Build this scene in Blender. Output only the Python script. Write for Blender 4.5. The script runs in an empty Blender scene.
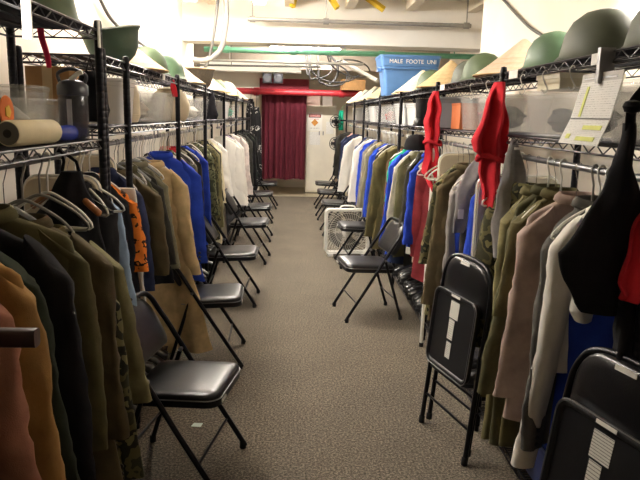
import bpy, math, random
from math import sin, cos, pi, radians, atan, sqrt, atan2
from mathutils import Vector, Matrix, Euler

sc = bpy.context.scene
COL = sc.collection
rnd = random.Random(7)

# ------------------------------------------------------------------ materials
def lin(h):
    h = h.lstrip('#')
    v = [int(h[i:i+2], 16)/255 for i in (0, 2, 4)]
    return tuple((c/12.92 if c <= .04045 else ((c+.055)/1.055)**2.4) for c in v) + (1,)

MATS = {}
def base_mat(name):
    m = bpy.data.materials.new(name); m.use_nodes = True
    nt = m.node_tree; b = nt.nodes['Principled BSDF']
    return m, nt, b

def coord(nt, scale=1.0, kind='Object'):
    t = nt.nodes.new('ShaderNodeTexCoord')
    mp = nt.nodes.new('ShaderNodeMapping')
    s = scale if isinstance(scale, tuple) else (scale,)*3
    mp.inputs['Scale'].default_value = s
    nt.links.new(t.outputs[kind], mp.inputs['Vector'])
    return mp.outputs['Vector']

def noise(nt, vec, scale, detail=3, rough=.5):
    n = nt.nodes.new('ShaderNodeTexNoise')
    n.inputs['Scale'].default_value = scale; n.inputs['Detail'].default_value = detail
    n.inputs['Roughness'].default_value = rough
    nt.links.new(vec, n.inputs['Vector'])
    return n.outputs['Fac']

def ramp(nt, fac, stops, interp='LINEAR'):
    r = nt.nodes.new('ShaderNodeValToRGB'); r.color_ramp.interpolation = interp
    el = r.color_ramp.elements
    while len(el) > 1: el.remove(el[-1])
    el[0].position, el[0].color = stops[0]
    for p, c in stops[1:]:
        e = el.new(p); e.color = c
    nt.links.new(fac, r.inputs['Fac'])
    return r.outputs['Color']

def bump(nt, b, h, strength=.3, dist=.003):
    n = nt.nodes.new('ShaderNodeBump')
    n.inputs['Strength'].default_value = strength; n.inputs['Distance'].default_value = dist
    nt.links.new(h, n.inputs['Height']); nt.links.new(n.outputs['Normal'], b.inputs['Normal'])

def sh(c, k): return tuple(min(1, x*k) for x in c[:3]) + (1,)

def fabric(key, hexc, rough=.9, vary=.25, weave=400, sheen=0):
    if key in MATS: return MATS[key]
    m, nt, b = base_mat(key); c = lin(hexc)
    v = coord(nt)
    f = noise(nt, v, 9, 4, .6)
    nt.links.new(ramp(nt, f, [(.3, sh(c, 1-vary)), (.7, sh(c, 1+vary))]), b.inputs['Base Color'])
    b.inputs['Roughness'].default_value = rough
    b.inputs['Specular IOR Level'].default_value = .2
    bump(nt, b, noise(nt, v, weave, 1), .25, .002)
    MATS[key] = m; return m

def pattern_fabric(key, cols, scale, cuts, rough=.9, stretch=(1,1,1)):
    if key in MATS: return MATS[key]
    m, nt, b = base_mat(key)
    v = coord(nt, stretch)
    f = noise(nt, v, scale, 2, .5)
    stops = [(p, lin(c)) for p, c in zip(cuts, cols)]
    nt.links.new(ramp(nt, f, stops, 'CONSTANT'), b.inputs['Base Color'])
    b.inputs['Roughness'].default_value = rough; b.inputs['Specular IOR Level'].default_value = .2
    bump(nt, b, noise(nt, v, 300, 1), .25, .002)
    MATS[key] = m; return m

def solid(key, hexc, rough=.5, metal=0, spec=.5, vary=.08, nscale=14, bmp=0, bscale=120):
    if key in MATS: return MATS[key]
    m, nt, b = base_mat(key); c = lin(hexc)
    v = coord(nt)
    nt.links.new(ramp(nt, noise(nt, v, nscale, 3), [(.3, sh(c, 1-vary)), (.7, sh(c, 1+vary))]), b.inputs['Base Color'])
    b.inputs['Roughness'].default_value = rough; b.inputs['Metallic'].default_value = metal
    b.inputs['Specular IOR Level'].default_value = spec
    if bmp: bump(nt, b, noise(nt, v, bscale, 2), bmp, .003)
    MATS[key] = m; return m

def clear_plastic(key, tint='#e8e8e4', alpha=.35, rough=.25):
    if key in MATS: return MATS[key]
    m, nt, b = base_mat(key); c = lin(tint)
    b.inputs['Base Color'].default_value = c; b.inputs['Roughness'].default_value = rough
    v = coord(nt); f = noise(nt, v, 6, 2)
    r = nt.nodes.new('ShaderNodeMapRange')
    r.inputs['To Min'].default_value = alpha-.08; r.inputs['To Max'].default_value = alpha+.08
    nt.links.new(f, r.inputs['Value']); nt.links.new(r.outputs['Result'], b.inputs['Alpha'])
    MATS[key] = m; return m

def emit(key, hexc, strength):
    if key in MATS: return MATS[key]
    m, nt, b = base_mat(key)
    b.inputs['Base Color'].default_value = lin(hexc)
    b.inputs['Emission Color'].default_value = lin(hexc); b.inputs['Emission Strength'].default_value = strength
    MATS[key] = m; return m

def carpet_mat():
    m, nt, b = base_mat('carpet')
    v = coord(nt)
    f = noise(nt, v, 85, 5, .9); g = noise(nt, v, 2.2, 3)
    c1 = ramp(nt, f, [(.36, lin('#262320')), (.5, lin('#625b51')), (.64, lin('#a89d8c'))])
    c2 = ramp(nt, g, [(.3, (.88,.88,.88,1)), (.7, (1.08,1.06,1.04,1))])
    mx = nt.nodes.new('ShaderNodeMix'); mx.data_type = 'RGBA'; mx.blend_type = 'MULTIPLY'
    mx.inputs[0].default_value = 1
    nt.links.new(c1, mx.inputs[6]); nt.links.new(c2, mx.inputs[7])
    nt.links.new(mx.outputs[2], b.inputs['Base Color'])
    b.inputs['Roughness'].default_value = .95; b.inputs['Specular IOR Level'].default_value = .1
    bump(nt, b, noise(nt, v, 300, 2), .35, .003)
    return m

def paper_mat(key, base, ink, rows, axis='Z', thresh=.5, chop=60):
    """printed paper: rows of small dark writing"""
    if key in MATS: return MATS[key]
    m, nt, b = base_mat(key)
    t = nt.nodes.new('ShaderNodeTexCoord'); s = nt.nodes.new('ShaderNodeSeparateXYZ')
    nt.links.new(t.outputs['Generated'], s.inputs[0])
    w = nt.nodes.new('ShaderNodeMath'); w.operation = 'MULTIPLY'; w.inputs[1].default_value = rows*2*pi
    nt.links.new(s.outputs[axis], w.inputs[0])
    si = nt.nodes.new('ShaderNodeMath'); si.operation = 'SINE'; nt.links.new(w.outputs[0], si.inputs[0])
    n = noise(nt, t.outputs['Generated'], chop, 1)
    a = nt.nodes.new('ShaderNodeMath'); a.operation = 'MULTIPLY'
    nt.links.new(si.outputs[0], a.inputs[0]); nt.links.new(n, a.inputs[1])
    nt.links.new(ramp(nt, a.outputs[0], [(0, lin(base)), (thresh-.12, lin(base)), (thresh, lin(ink))]), b.inputs['Base Color'])
    b.inputs['Roughness'].default_value = .8
    MATS[key] = m; return m

# ------------------------------------------------------------------ mesh helper
class MB:
    def __init__(s): s.v = []; s.f = []
    def add(s, vs, fs):
        b = len(s.v); s.v += [tuple(p) for p in vs]; s.f += [tuple(i+b for i in f) for f in fs]; return s
    def box(s, x0, y0, z0, x1, y1, z1):
        vs = [(x, y, z) for z in (z0, z1) for y in (y0, y1) for x in (x0, x1)]
        return s.add(vs, [(0,2,3,1),(4,5,7,6),(0,1,5,4),(2,6,7,3),(0,4,6,2),(1,3,7,5)])
    def loft(s, rings, cap0=True, cap1=True):
        n = len(rings[0]); vs = [p for r in rings for p in r]; fs = []
        for i in range(len(rings)-1):
            for j in range(n):
                k = (j+1) % n
                fs.append((i*n+j, i*n+k, (i+1)*n+k, (i+1)*n+j))
        if cap0: fs.append(tuple(range(n))[::-1])
        if cap1: fs.append(tuple((len(rings)-1)*n+j for j in range(n)))
        return s.add(vs, fs)
    def tube(s, pts, r, n=8, cap=True, flat=1.0):
        pts = [Vector(p) for p in pts]; rings = []
        up = None
        for i, p in enumerate(pts):
            d = (pts[min(i+1, len(pts)-1)] - pts[max(i-1, 0)]).normalized()
            if up is None:
                up = Vector((0,0,1)) if abs(d.z) < .9 else Vector((0,1,0))
            a = d.cross(up)
            if a.length < 1e-6: a = d.cross(Vector((1,0,0)))
            a.normalize(); up = a.cross(d).normalized()
            rr = r[i] if isinstance(r, (list, tuple)) else r
            rings.append([tuple(p + a*(rr*cos(2*pi*k/n)) + up*(rr*flat*sin(2*pi*k/n))) for k in range(n)])
        return s.loft(rings, cap, cap)
    def lathe(s, prof, n=24, c=(0,0,0), ex=1.0, ey=1.0, cap0=True, cap1=True):
        rings = [[(c[0]+r*ex*cos(2*pi*k/n), c[1]+r*ey*sin(2*pi*k/n), c[2]+z) for k in range(n)] for r, z in prof]
        return s.loft(rings, cap0, cap1)
    def xf(s, M):
        s.v = [tuple(M @ Vector(p)) for p in s.v]; return s
    def build(s, name, mat, parent=None, smooth=True, loc=None, angle=None):
        me = bpy.data.meshes.new(name); me.from_pydata(s.v, [], s.f); me.update()
        if smooth:
            me.polygons.foreach_set('use_smooth', [True]*len(me.polygons))
            try: me.set_sharp_from_angle(angle=radians(angle or 45))
            except Exception: pass
        o = bpy.data.objects.new(name, me); COL.objects.link(o)
        if mat: me.materials.append(mat)
        if parent is not None: o.parent = parent
        if loc is not None: o.location = loc
        return o

def tag(o, label=None, cat=None, group=None, kind=None):
    if label: o['label'] = label
    if cat: o['category'] = cat
    if group: o['group'] = group
    if kind: o['kind'] = kind
    return o
def thing(name, label, cat, loc=(0,0,0), rz=0, group=None):
    o = bpy.data.objects.new(name, None); COL.objects.link(o)
    o.empty_display_size = .05
    o.location = loc; o.rotation_euler = (0,0,rz)
    return tag(o, label, cat, group)
def copy_thing(src, loc, rz=0, label=None, group=None):
    r = src.copy(); COL.objects.link(r); r.location = loc; r.rotation_euler = (0,0,rz)
    if label: r['label'] = label
    if group: r['group'] = group
    for ch in list(src.children):
        c = ch.copy(); COL.objects.link(c); c.parent = r
        for g in list(ch.children):
            d = g.copy(); COL.objects.link(d); d.parent = c
    return r
def struct(o): o['kind'] = 'structure'; return o

def rrect(w, d, r, n=5):
    """rounded rectangle outline centred at origin"""
    out = []
    for cx, cy, a0 in ((w/2-r, d/2-r, 0), (-w/2+r, d/2-r, pi/2), (-w/2+r, -d/2+r, pi), (w/2-r, -d/2+r, 3*pi/2)):
        for k in range(n+1):
            a = a0 + pi/2*k/n
            out.append((cx + r*cos(a), cy + r*sin(a)))
    return out

def lerp(a, b, t): return a + (b-a)*t
def interp(tab, x):
    if x <= tab[0][0]: return tab[0][1]
    for (x0, y0), (x1, y1) in zip(tab, tab[1:]):
        if x <= x1: return lerp(y0, y1, (x-x0)/(x1-x0) if x1 > x0 else 0)
    return tab[-1][1]

# ------------------------------------------------------------------ palette
BLACKMETAL = solid('black_metal', '#16151a', .38, .6, .5)
WIRE = solid('rack_wire', '#3c3b40', .35, .8, .5)
CHROME = solid('chrome', '#c9c9cc', .2, 1.0, .5)
STEEL = solid('grey_steel', '#8a8a8c', .4, .8)
VINYL = solid('black_vinyl', '#0f0e11', .3, 0, .6, bmp=.15, bscale=180)
SHELL = solid('chair_shell', '#121216', .45, .2, .5)
RUBBER = solid('rubber', '#0e0e0f', .8)
WHITEPL = solid('white_plastic', '#eeebe2', .4)
CREAMPL = solid('cream_plastic', '#d8cfbb', .45)
GREYPL = solid('grey_plastic', '#8f8c84', .45)
CLEARH = clear_plastic('clear_hanger', '#d9dcdc', .45, .1)
WOOD = solid('hanger_wood', '#a5672f', .4, vary=.25, nscale=30)
DARKWOOD = solid('dark_wood', '#3a211b', .4, vary=.2, nscale=30)
BIN = clear_plastic('bin_plastic', '#ecebe6', .2, .2)
SMOKE = clear_plastic('smoky_plastic', '#4a4a4e', .5, .12)
CARD = solid('cardboard', '#a57c4d', .85, vary=.12)
CREAMBOX = solid('cream_card', '#d9cfb4', .8, vary=.06)
PAPER = solid('plain_paper', '#f2efe6', .85, vary=.03)
WALLM = solid('wall_paint', '#efe6d6', .8, vary=.04, nscale=3, bmp=.05)
CEILM = solid('ceiling_paint', '#f4eee2', .85, vary=.05, nscale=2)
HELM = solid('helmet_green', '#4a5a3e', .6, vary=.15)
HELMD = solid('helmet_dark', '#454a3a', .6, vary=.15)
STRAW = solid('straw', '#d9bd8e', .85, vary=.12, nscale=40, bmp=.3, bscale=90)
STRAWP = solid('straw_pale', '#ead9bd', .85, vary=.1, nscale=40, bmp=.3, bscale=90)
STRAWK = solid('straw_pink', '#d8b79d', .85, vary=.1, nscale=40, bmp=.3, bscale=90)
LEATHER = solid('boot_leather', '#131214', .3, 0, .6, bmp=.2)

# ------------------------------------------------------------------ camera
cam = bpy.data.cameras.new('camera'); co = bpy.data.objects.new('camera', cam); COL.objects.link(co)
cam.sensor_width = 36; cam.lens = 36.0; cam.clip_start = .05
p, yw, rl = radians(11), atan(30/640), radians(1.4)
fwd = Vector((sin(yw)*cos(p), cos(yw)*cos(p), -sin(p))); rt = Vector((cos(yw), -sin(yw), 0)); up = rt.cross(fwd)
r2 = rt*cos(rl) + up*sin(rl); u2 = -rt*sin(rl) + up*cos(rl)
co.matrix_world = Matrix(((r2.x, u2.x, -fwd.x, 0), (r2.y, u2.y, -fwd.y, 0), (r2.z, u2.z, -fwd.z, 1.62), (0,0,0,1)))
sc.camera = co

# ------------------------------------------------------------------ setting
CARPET = carpet_mat()
TILE = solid('floor_tile', '#b3a68c', .5, vary=.12, nscale=4)
struct(MB().box(-3.2, -2.0, -.1, 3.6, 12.9, 0).build('floor', CARPET, smooth=False))
struct(MB().box(-3.2, 12.9, -.1, 3.6, 15.0, -.002).build('floor_tiled_end', TILE, smooth=False))
struct(MB().box(-3.2, -2.0, 2.92, 3.6, 15.0, 3.05).build('ceiling', CEILM, smooth=False))
struct(MB().box(-1.34, -2.0, 0, -1.24, 8.3, 2.92).build('wall_left', WALLM, smooth=False))
struct(MB().box(-2.6, 8.3, 0, -2.5, 14.6, 2.92).build('wall_left_end', WALLM, smooth=False))
struct(MB().box(-2.6, 8.2, 0, -1.34, 8.3, 2.92).build('wall_left_return', WALLM, smooth=False))
struct(MB().box(1.62, -2.0, 0, 1.72, 5.7, 2.92).build('wall_right', WALLM, smooth=False))
struct(MB().box(2.9, 5.7, 0, 3.0, 14.6, 2.92).build('wall_right_end', WALLM, smooth=False))
struct(MB().box(1.72, 5.6, 0, 3.0, 5.7, 2.92).build('wall_right_return', WALLM, smooth=False))
struct(MB().box(-3.2, 14.6, 0, 3.6, 14.7, 2.92).build('wall_back', WALLM, smooth=False))
struct(MB().box(-3.2, -2.1, 0, 3.6, -2.0, 2.92).build('wall_behind_camera', WALLM, smooth=False))
BEAM = solid('beam_paint', '#f3efe6', .7, vary=.03, nscale=3)
struct(MB().box(-1.24, 7.5, 2.41, 2.9, 7.85, 2.66).build('ceiling_beam', BEAM, smooth=False))
struct(MB().box(-2.5, 7.52, 2.66, 2.9, 7.82, 2.92).build('ceiling_beam_upper', CEILM, smooth=False))
struct(MB().box(-1.4, 10.0, 2.25, .12, 10.3, 2.38).build('ceiling_beam_low', BEAM, smooth=False))
struct(MB().box(-3.2, 12.2, 2.45, 3.6, 12.45, 2.92).build('ceiling_beam_end', solid('end_beam', '#9a8f80', .8), smooth=False))
# joists and yellow braces ahead of the beam
JOIST = solid('joist_paint', '#e6d9c2', .8, vary=.06)
for i, x in enumerate((-.9, -.05, .62, 1.3, 2.0)):
    struct(MB().box(x-.05, 5.75, 2.80, x+.05, 7.5, 2.92).build('ceiling_joist_%d' % (i+1), JOIST, smooth=False))
YEL = solid('yellow_paint', '#d6b32a', .6)
for i, (x, dx, lab) in enumerate(((-.02, .03, 'short yellow painted steel brace between ceiling joists above the curtain side'),
                             (.47, -.1, 'yellow painted steel brace slanting under the middle of the ceiling'),
                             (.98, -.22, 'long yellow painted brace slanting under the ceiling near the blue bin'))):
    mb = MB().tube([(x, 7.3, 2.77), (x+dx, 7.35, 2.92)], .035, 4)
    t = tag(mb.build('ceiling_brace', YEL, smooth=False), lab, 'brace', 'yellow ceiling braces')

# pipes
def pipe(name, pts, r, mat, label, cat='pipe', group=None, n=12):
    t = thing(name, label, cat, pts[0], 0, group)
    o0 = Vector(pts[0])
    MB().tube([Vector(q)-o0 for q in pts], r, n).build('run', mat, t)
    return t
GREY = solid('conduit', '#a9a69f', .4, .5)
DGREY = solid('dark_cable', '#5a5854', .6)
GREENP = solid('green_pipe', '#5f9c7c', .5)
REDP = solid('red_pipe', '#b52f38', .35)
pp = pipe('water_pipe', [(-.5, 7.3, 2.63), (1.95, 7.3, 2.63)], .022, GREY, 'thin grey steel pipe running across in front of the white beam')
for x in (-.45, .35, 1.9):
    MB().tube([(x+.5, 0, 0), (x+.5, 0, .27)], .008, 8).build('pipe_hanger', GREY, pp)
    MB().lathe([(.034, -.03), (.034, .03)], 12, (0,0,0)).xf(Matrix.Translation((x+.5, 0, 0)) @ Matrix.Rotation(pi/2, 4, 'Y')).build('coupling', GREY, pp)
gp = pipe('sprinkler_pipe', [(-1.2, 9.0, 2.46), (2.8, 9.0, 2.46)], .035, GREENP, 'green pipe crossing the ceiling behind the white beam')
for x in (.3, 1.2, 2.4):
    MB().lathe([(.045, -.04), (.045, .04)], 12).xf(Matrix.Translation((x, 0, 0)) @ Matrix.Rotation(pi/2, 4, 'Y')).build('coupling', GREENP, gp)
for x in (.3, 1.9, 3.4): MB().tube([(x, 0, 0), (x, 0, .46)], .008, 6).build('pipe_hanger', GREENP, gp)
cp = pipe('conduit', [(-1.6, 8.8, 2.53), (2.8, 8.8, 2.53)], .03, solid('dark_pipe', '#7a7672', .5), 'dark grey pipe just above the green pipe')
for x in (.6, 2.2, 3.8): MB().tube([(x, 0, 0), (x, 0, .39)], .008, 6).build('pipe_hanger', GREY, cp)
cp = pipe('conduit', [(-1.6, 9.4, 2.35), (1.0, 9.4, 2.35)], .018, GREY, 'thin pale conduit below the green pipe')
for x in (.7, 2.3): MB().tube([(x, 0, 0), (x, 0, .57)], .006, 6).build('pipe_hanger', GREY, cp)
cp = pipe('conduit', [(-1.4, 9.7, 2.30), (.4, 9.7, 2.32)], .014, DGREY, 'thin dark conduit just above the low white duct')
for x in (.5, 1.6): MB().tube([(x, 0, 0), (x, 0, .62)], .005, 6).build('pipe_hanger', DGREY, cp)
rp = pipe('fire_pipe', [(-1.1, 12.75, 2.05), (1.5, 12.75, 2.05)], .06, REDP, 'thick glossy red pipe crossing above the red curtain')
for x in (.4, 2.05):
    MB().lathe([(.076, -.05), (.076, .05)], 16).xf(Matrix.Translation((x, 0, 0)) @ Matrix.Rotation(pi/2, 4, 'Y')).build('coupling', REDP, rp)
# tangle of dark conduits and cables over the far end
def arc(c, rx, rz, a0, a1, dy=0, n=7):
    return [(c[0]+rx*cos(radians(lerp(a0, a1, k/n))), c[1]+dy*k/n, c[2]+rz*sin(radians(lerp(a0, a1, k/n)))) for k in range(n+1)]
tang = [(arc((.62, 11.5, 2.28), .38, .24, 170, -15, .2), .016, 'black cable arching over the far end beside the low duct'),
        (arc((.75, 11.3, 2.45), .45, .26, 185, 330, .1), .014, 'black cable sagging down toward the cabinet'),
        (arc((.95, 11.0, 2.35), .36, .2, 150, 10, .2), .012, 'thin black cable waving below the far ceiling'),
        (arc((.5, 11.8, 2.42), .3, .28, 100, -60, 0), .02, 'thick black cable curving down behind the other cables'),
        (arc((.7, 11.6, 2.3), .26, .16, 200, 380, .1), .018, 'black cable loop hanging in the middle of the tangle'),
        (arc((1.1, 10.8, 2.62), .55, .36, 190, 290, .1), .012, 'thin black cable swooping toward the blue tote'),
        (arc((.4, 11.4, 2.55), .32, .3, 250, 350, .1), .013, 'black cable drooping next to the low duct')]
for pts, r, lab in tang:
    pts = [(pts[0][0]-.05, pts[0][1], 2.925), (pts[0][0]-.03, pts[0][1], max(pts[0][2]+.1, 2.7))] + list(pts)
    # smooth the polyline
    q = []
    for i in range(len(pts)-1):
        P0, P1, P2, P3 = [Vector(pts[max(0, min(len(pts)-1, i+k))]) for k in (-1, 0, 1, 2)]
        for s in range(6):
            u = s/6
            q.append(.5*((2*P1) + (P2-P0)*u + (2*P0-5*P1+4*P2-P3)*u*u + (3*P1-P0-3*P2+P3)*u**3))
    q.append(Vector(pts[-1]))
    pipe('cable', q, r, solid('black_cable', '#2d2c2c', .6), lab, 'cable', 'cables over the far end', 8)
def spline(pts, k=7):
    q = []
    for i in range(len(pts)-1):
        P0, P1, P2, P3 = [Vector(pts[max(0, min(len(pts)-1, i+j))]) for j in (-1, 0, 1, 2)]
        for s in range(k):
            u = s/k
            q.append(.5*((2*P1) + (P2-P0)*u + (2*P0-5*P1+4*P2-P3)*u*u + (3*P1-P0-3*P2+P3)*u**3))
    q.append(Vector(pts[-1])); return q
pipe('cable_tray', [(.78, 10.4, 2.46), (.95, 9.6, 2.28), (1.18, 9.2, 2.12)], .03, WHITEPL, 'white sloping cable tray coming down by the blue bin', 'tray', None, 4)
pipe('wall_cable', spline([(-1.21, 4.15, 2.36), (-1.215, 4.5, 2.22), (-1.21, 5.1, 2.16), (-1.215, 5.8, 2.13), (-1.21, 6.3, 2.1)]), .011, DGREY, 'dark cable sagging along the bright cream wall', 'cable', None, 8)
pipe('hanging_cable', spline([(-1.22, 6.7, 2.05), (-1.2, 7.1, 2.02), (-1.05, 7.3, 2.03), (-.93, 7.3, 2.18), (-.84, 7.2, 2.55), (-.8, 7.2, 2.92)]), .016, DGREY, 'thin grey cable rising from the wall corner to the ceiling', 'cable', None, 8)
pipe('hanging_hose', spline([(-1.1, 7.3, 2.19), (-.95, 7.3, 2.19), (-.8, 7.3, 2.30), (-.74, 7.25, 2.5), (-.72, 7.2, 2.7), (-.74, 7.2, 2.92)]), .03, solid('hose', '#8d8a84', .5), 'thick grey hose bending down beside the white beam', 'hose', None, 10)
pipe('wall_cable', spline([(1.60, 3.7, 2.02), (1.6, 4.0, 2.1), (1.6, 4.5, 2.25), (1.6, 5.3, 2.62)]), .01, DGREY, 'thin cable rising along the bright wall behind the straw hats', 'cable', None, 8)
# black spotlights on the far beam
for i, x in enumerate((-.47, -.27)):
    t = thing('spotlight', ('square black spotlight above the red pipe, farther from the cabinet', 'square black spotlight above the red pipe, closer to the cabinet')[i], 'spotlight', (x, 12.1, 2.27), 0, 'black spotlights over the curtain')
    MB().box(-.085, -.08, -.09, .085, .08, .09).build('housing', BLACKMETAL, t, smooth=False)
    MB().lathe([(.065, 0), (.07, .012)], 20).xf(Matrix.Translation((0, -.08, 0)) @ Matrix.Rotation(pi/2, 4, 'X')).build('lens', solid('lens', '#3d3d42', .1), t)
    MB().box(-.012, -.02, .09, .012, .02, .19).build('bracket', BLACKMETAL, t, smooth=False)

# ------------------------------------------------------------------ lamps
TUBE = emit('lamp_tube', '#fff8f0', 215)
TUBEW = emit('lamp_tube_dim', '#fff8f0', 70)
def tube_lamp(x, y, z, L, label, axis='Y', mat=TUBE, flip=1):
    t = thing('fluorescent_light', label, 'light', (x, y, z), 0 if axis == 'Y' else pi/2, 'fluorescent tube lights')
    MB().box(-.06, -L/2, .035, .06, L/2, .075).build('housing', WHITEPL, t, smooth=False)
    for dx in (-.04, .04):
        MB().tube([(dx, -L/2+.02, 0), (dx, L/2-.02, 0)], .014, 10).build('tube', mat, t)
    for s in (-1, 1):
        MB().box(-.06, s*L/2-.012, -.02, .06, s*L/2+.012, .04).build('socket', WHITEPL, t, smooth=False)
    return t
tube_lamp(-.35, 6.2, 2.72, 1.2, 'ceiling tube light over the aisle before the white beam')
tube_lamp(-.2, 8.5, 2.74, 1.2, 'ceiling tube light over the aisle behind the white beam')
tube_lamp(.2, 11.3, 2.74, 1.2, 'ceiling tube light over the far chairs', axis='X', mat=emit('lamp_tube_far', '#fff8f0', 360))
tube_lamp(-1.05, 3.7, 2.75, 1.2, 'ceiling tube light close to the cream wall with the sagging cable')
tube_lamp(-1.05, 6.3, 2.75, 1.2, 'ceiling tube light by the wall corner and the thick grey hose')
tube_lamp(1.5, 2.75, 2.24, .9, 'bright tube light on the wall behind the helmets', mat=TUBEW)

# ------------------------------------------------------------------ wire racks
POSTS = {}
def post_mesh(h):
    k = round(h, 3)
    if k in POSTS: return POSTS[k]
    mb = MB(); prof = [(.001, 0), (.012, 0), (.012, .03), (.0165, .032)]
    z = .04
    while z < h-.03:
        prof += [(.0165, z), (.0158, z+.0015), (.0158, z+.0035), (.0165, z+.005)]; z += .0254
    prof += [(.0165, h-.02), (.014, h-.004), (.001, h)]
    mb.lathe(prof, 12)
    me = bpy.data.meshes.new('post'); me.from_pydata(mb.v, [], mb.f); me.update()
    me.materials.append(BLACKMETAL)
    me.polygons.foreach_set('use_smooth', [True]*len(me.polygons))
    POSTS[k] = me; return me
def shelf_parts(root, x0, x1, L, z, name='shelf'):
    """wire shelf local x0..x1, y 0..L with top at z"""
    t = bpy.data.objects.new(name, None)
    mb = MB()
    for x in (x0, x1):
        mb.tube([(x, .02, z), (x, L-.02, z)], .0042, 6); mb.tube([(x, .02, z-.034), (x, L-.02, z-.034)], .0042, 6)
        n = max(2, int((L-.04)/.052)); pts = []
        for i in range(n+1):
            pts.append((x, .02+(L-.04)*i/n, z-.002 if i % 2 else z-.032))
        for a, b in zip(pts, pts[1:]): mb.tube([a, b], .0025, 5)
    for y in (.02, L-.02):
        mb.tube([(x0, y, z), (x1, y, z)], .0042, 6); mb.tube([(x0, y, z-.034), (x1, y, z-.034)], .0042, 6)
        n = 8; pts = [(lerp(x0, x1, i/n), y, z-.002 if i % 2 else z-.032) for i in range(n+1)]
        for a, b in zip(pts, pts[1:]): mb.tube([a, b], .0025, 5)
    sh_ = mb.build(name, WIRE, root)
    dk = MB(); n = int(L/.02)
    for i in range(1, n):
        y = L*i/n; dk.tube([(x0, y, z+.002), (x1, y, z+.002)], .0026, 4)
    for f in (.25, .5, .75):
        x = lerp(x0, x1, f); dk.tube([(x, .02, z-.004), (x, L-.02, z-.004)], .0035, 5)
    dk.build('wire_deck', WIRE, sh_)
    return sh_
def rack(x0, x1, y0, y1, h, label, zs=(1.84, 1.55, .14), near_posts=True, rod=True):
    """x0 = aisle side"""
    t = thing('wire_rack', label, 'shelving rack', (0, y0, 0), 0, 'black wire garment racks')
    L = y1-y0
    for yy in ([0] if near_posts else []) + [L]:
        for x in (x0, x1):
            o = bpy.data.objects.new('post', post_mesh(h)); COL.objects.link(o); o.parent = t; o.location = (x, yy, 0)
    for z, nm in zip(zs, ('upper_shelf', 'middle_shelf', 'bottom_shelf')):
        shelf_parts(t, x0, x1, L, z, nm)
    if rod:
        xr = rod_x(-1 if x0 < 0 else 1, (y0+y1)/2)
        m = MB().tube([(xr, .02, ZR), (xr, L-.02, ZR)], .0125, 10)
        m.build('hanging_rod', STEEL, t)
        for yy in (.06, L-.06):
            MB().tube([(xr, yy, ZR+.01), (xr, yy, 1.52)], .004, 6).build('rod_hook', STEEL, t)
    return t
ZR = 1.455
def rod_x(side, y):
    if side > 0: return 1.065 if y < 6 else 1.035
    return -.84 if y < 2.7 else -.93 if y < 7.45 else -.86
rack(-.775, -1.115, .95, 2.68, 1.97, 'tall black wire rack opposite the folded chairs, holding the roll and water bottle', zs=(1.93, 1.502, .14))
LY = [2.74, 3.12, 4.48, 5.86, 7.47, 9.05, 10.25, 11.9]
LLAB = ['narrow black wire rack bay joining the tall rack, with an upturned green helmet on top',
        'black wire rack bay with clear bins, blue coat and long beige coat hanging below',
        'black wire rack bay holding the cream sack above the second blue coat',
        'black wire rack bay with camouflage jackets, past the cream sack',
        'black wire rack bay with white robes hanging below',
        'black wire rack bay with pale pink coat, close to the curtain end',
        'last black wire rack bay beside the red curtain, opposite the cabinet']
for i in range(7):
    rack(-.78, -1.115, LY[i], LY[i+1], 1.87, LLAB[i], near_posts=(i == 0))
RY = [1.70, 3.10, 4.50, 6.0, 7.45, 9.1, 10.5, 12.0]
RLAB = ['black wire rack bay with the highlighted schedule sheets, taupe coat and black apron',
        'black wire rack bay between two red sashes, behind the first folded chair',
        'black wire rack bay with the bright blue coat above a row of boots',
        'black wire rack bay behind the white box fan',
        'black wire rack bay topped by the blue tote',
        'black wire rack bay with long white sleeved shirts, past the blue tote',
        'last black wire rack bay beside the cabinet with the danger sign']
for i in range(7):
    rack(1.0, 1.395, RY[i], RY[i+1], 1.87, RLAB[i], near_posts=(i == 0))

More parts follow.
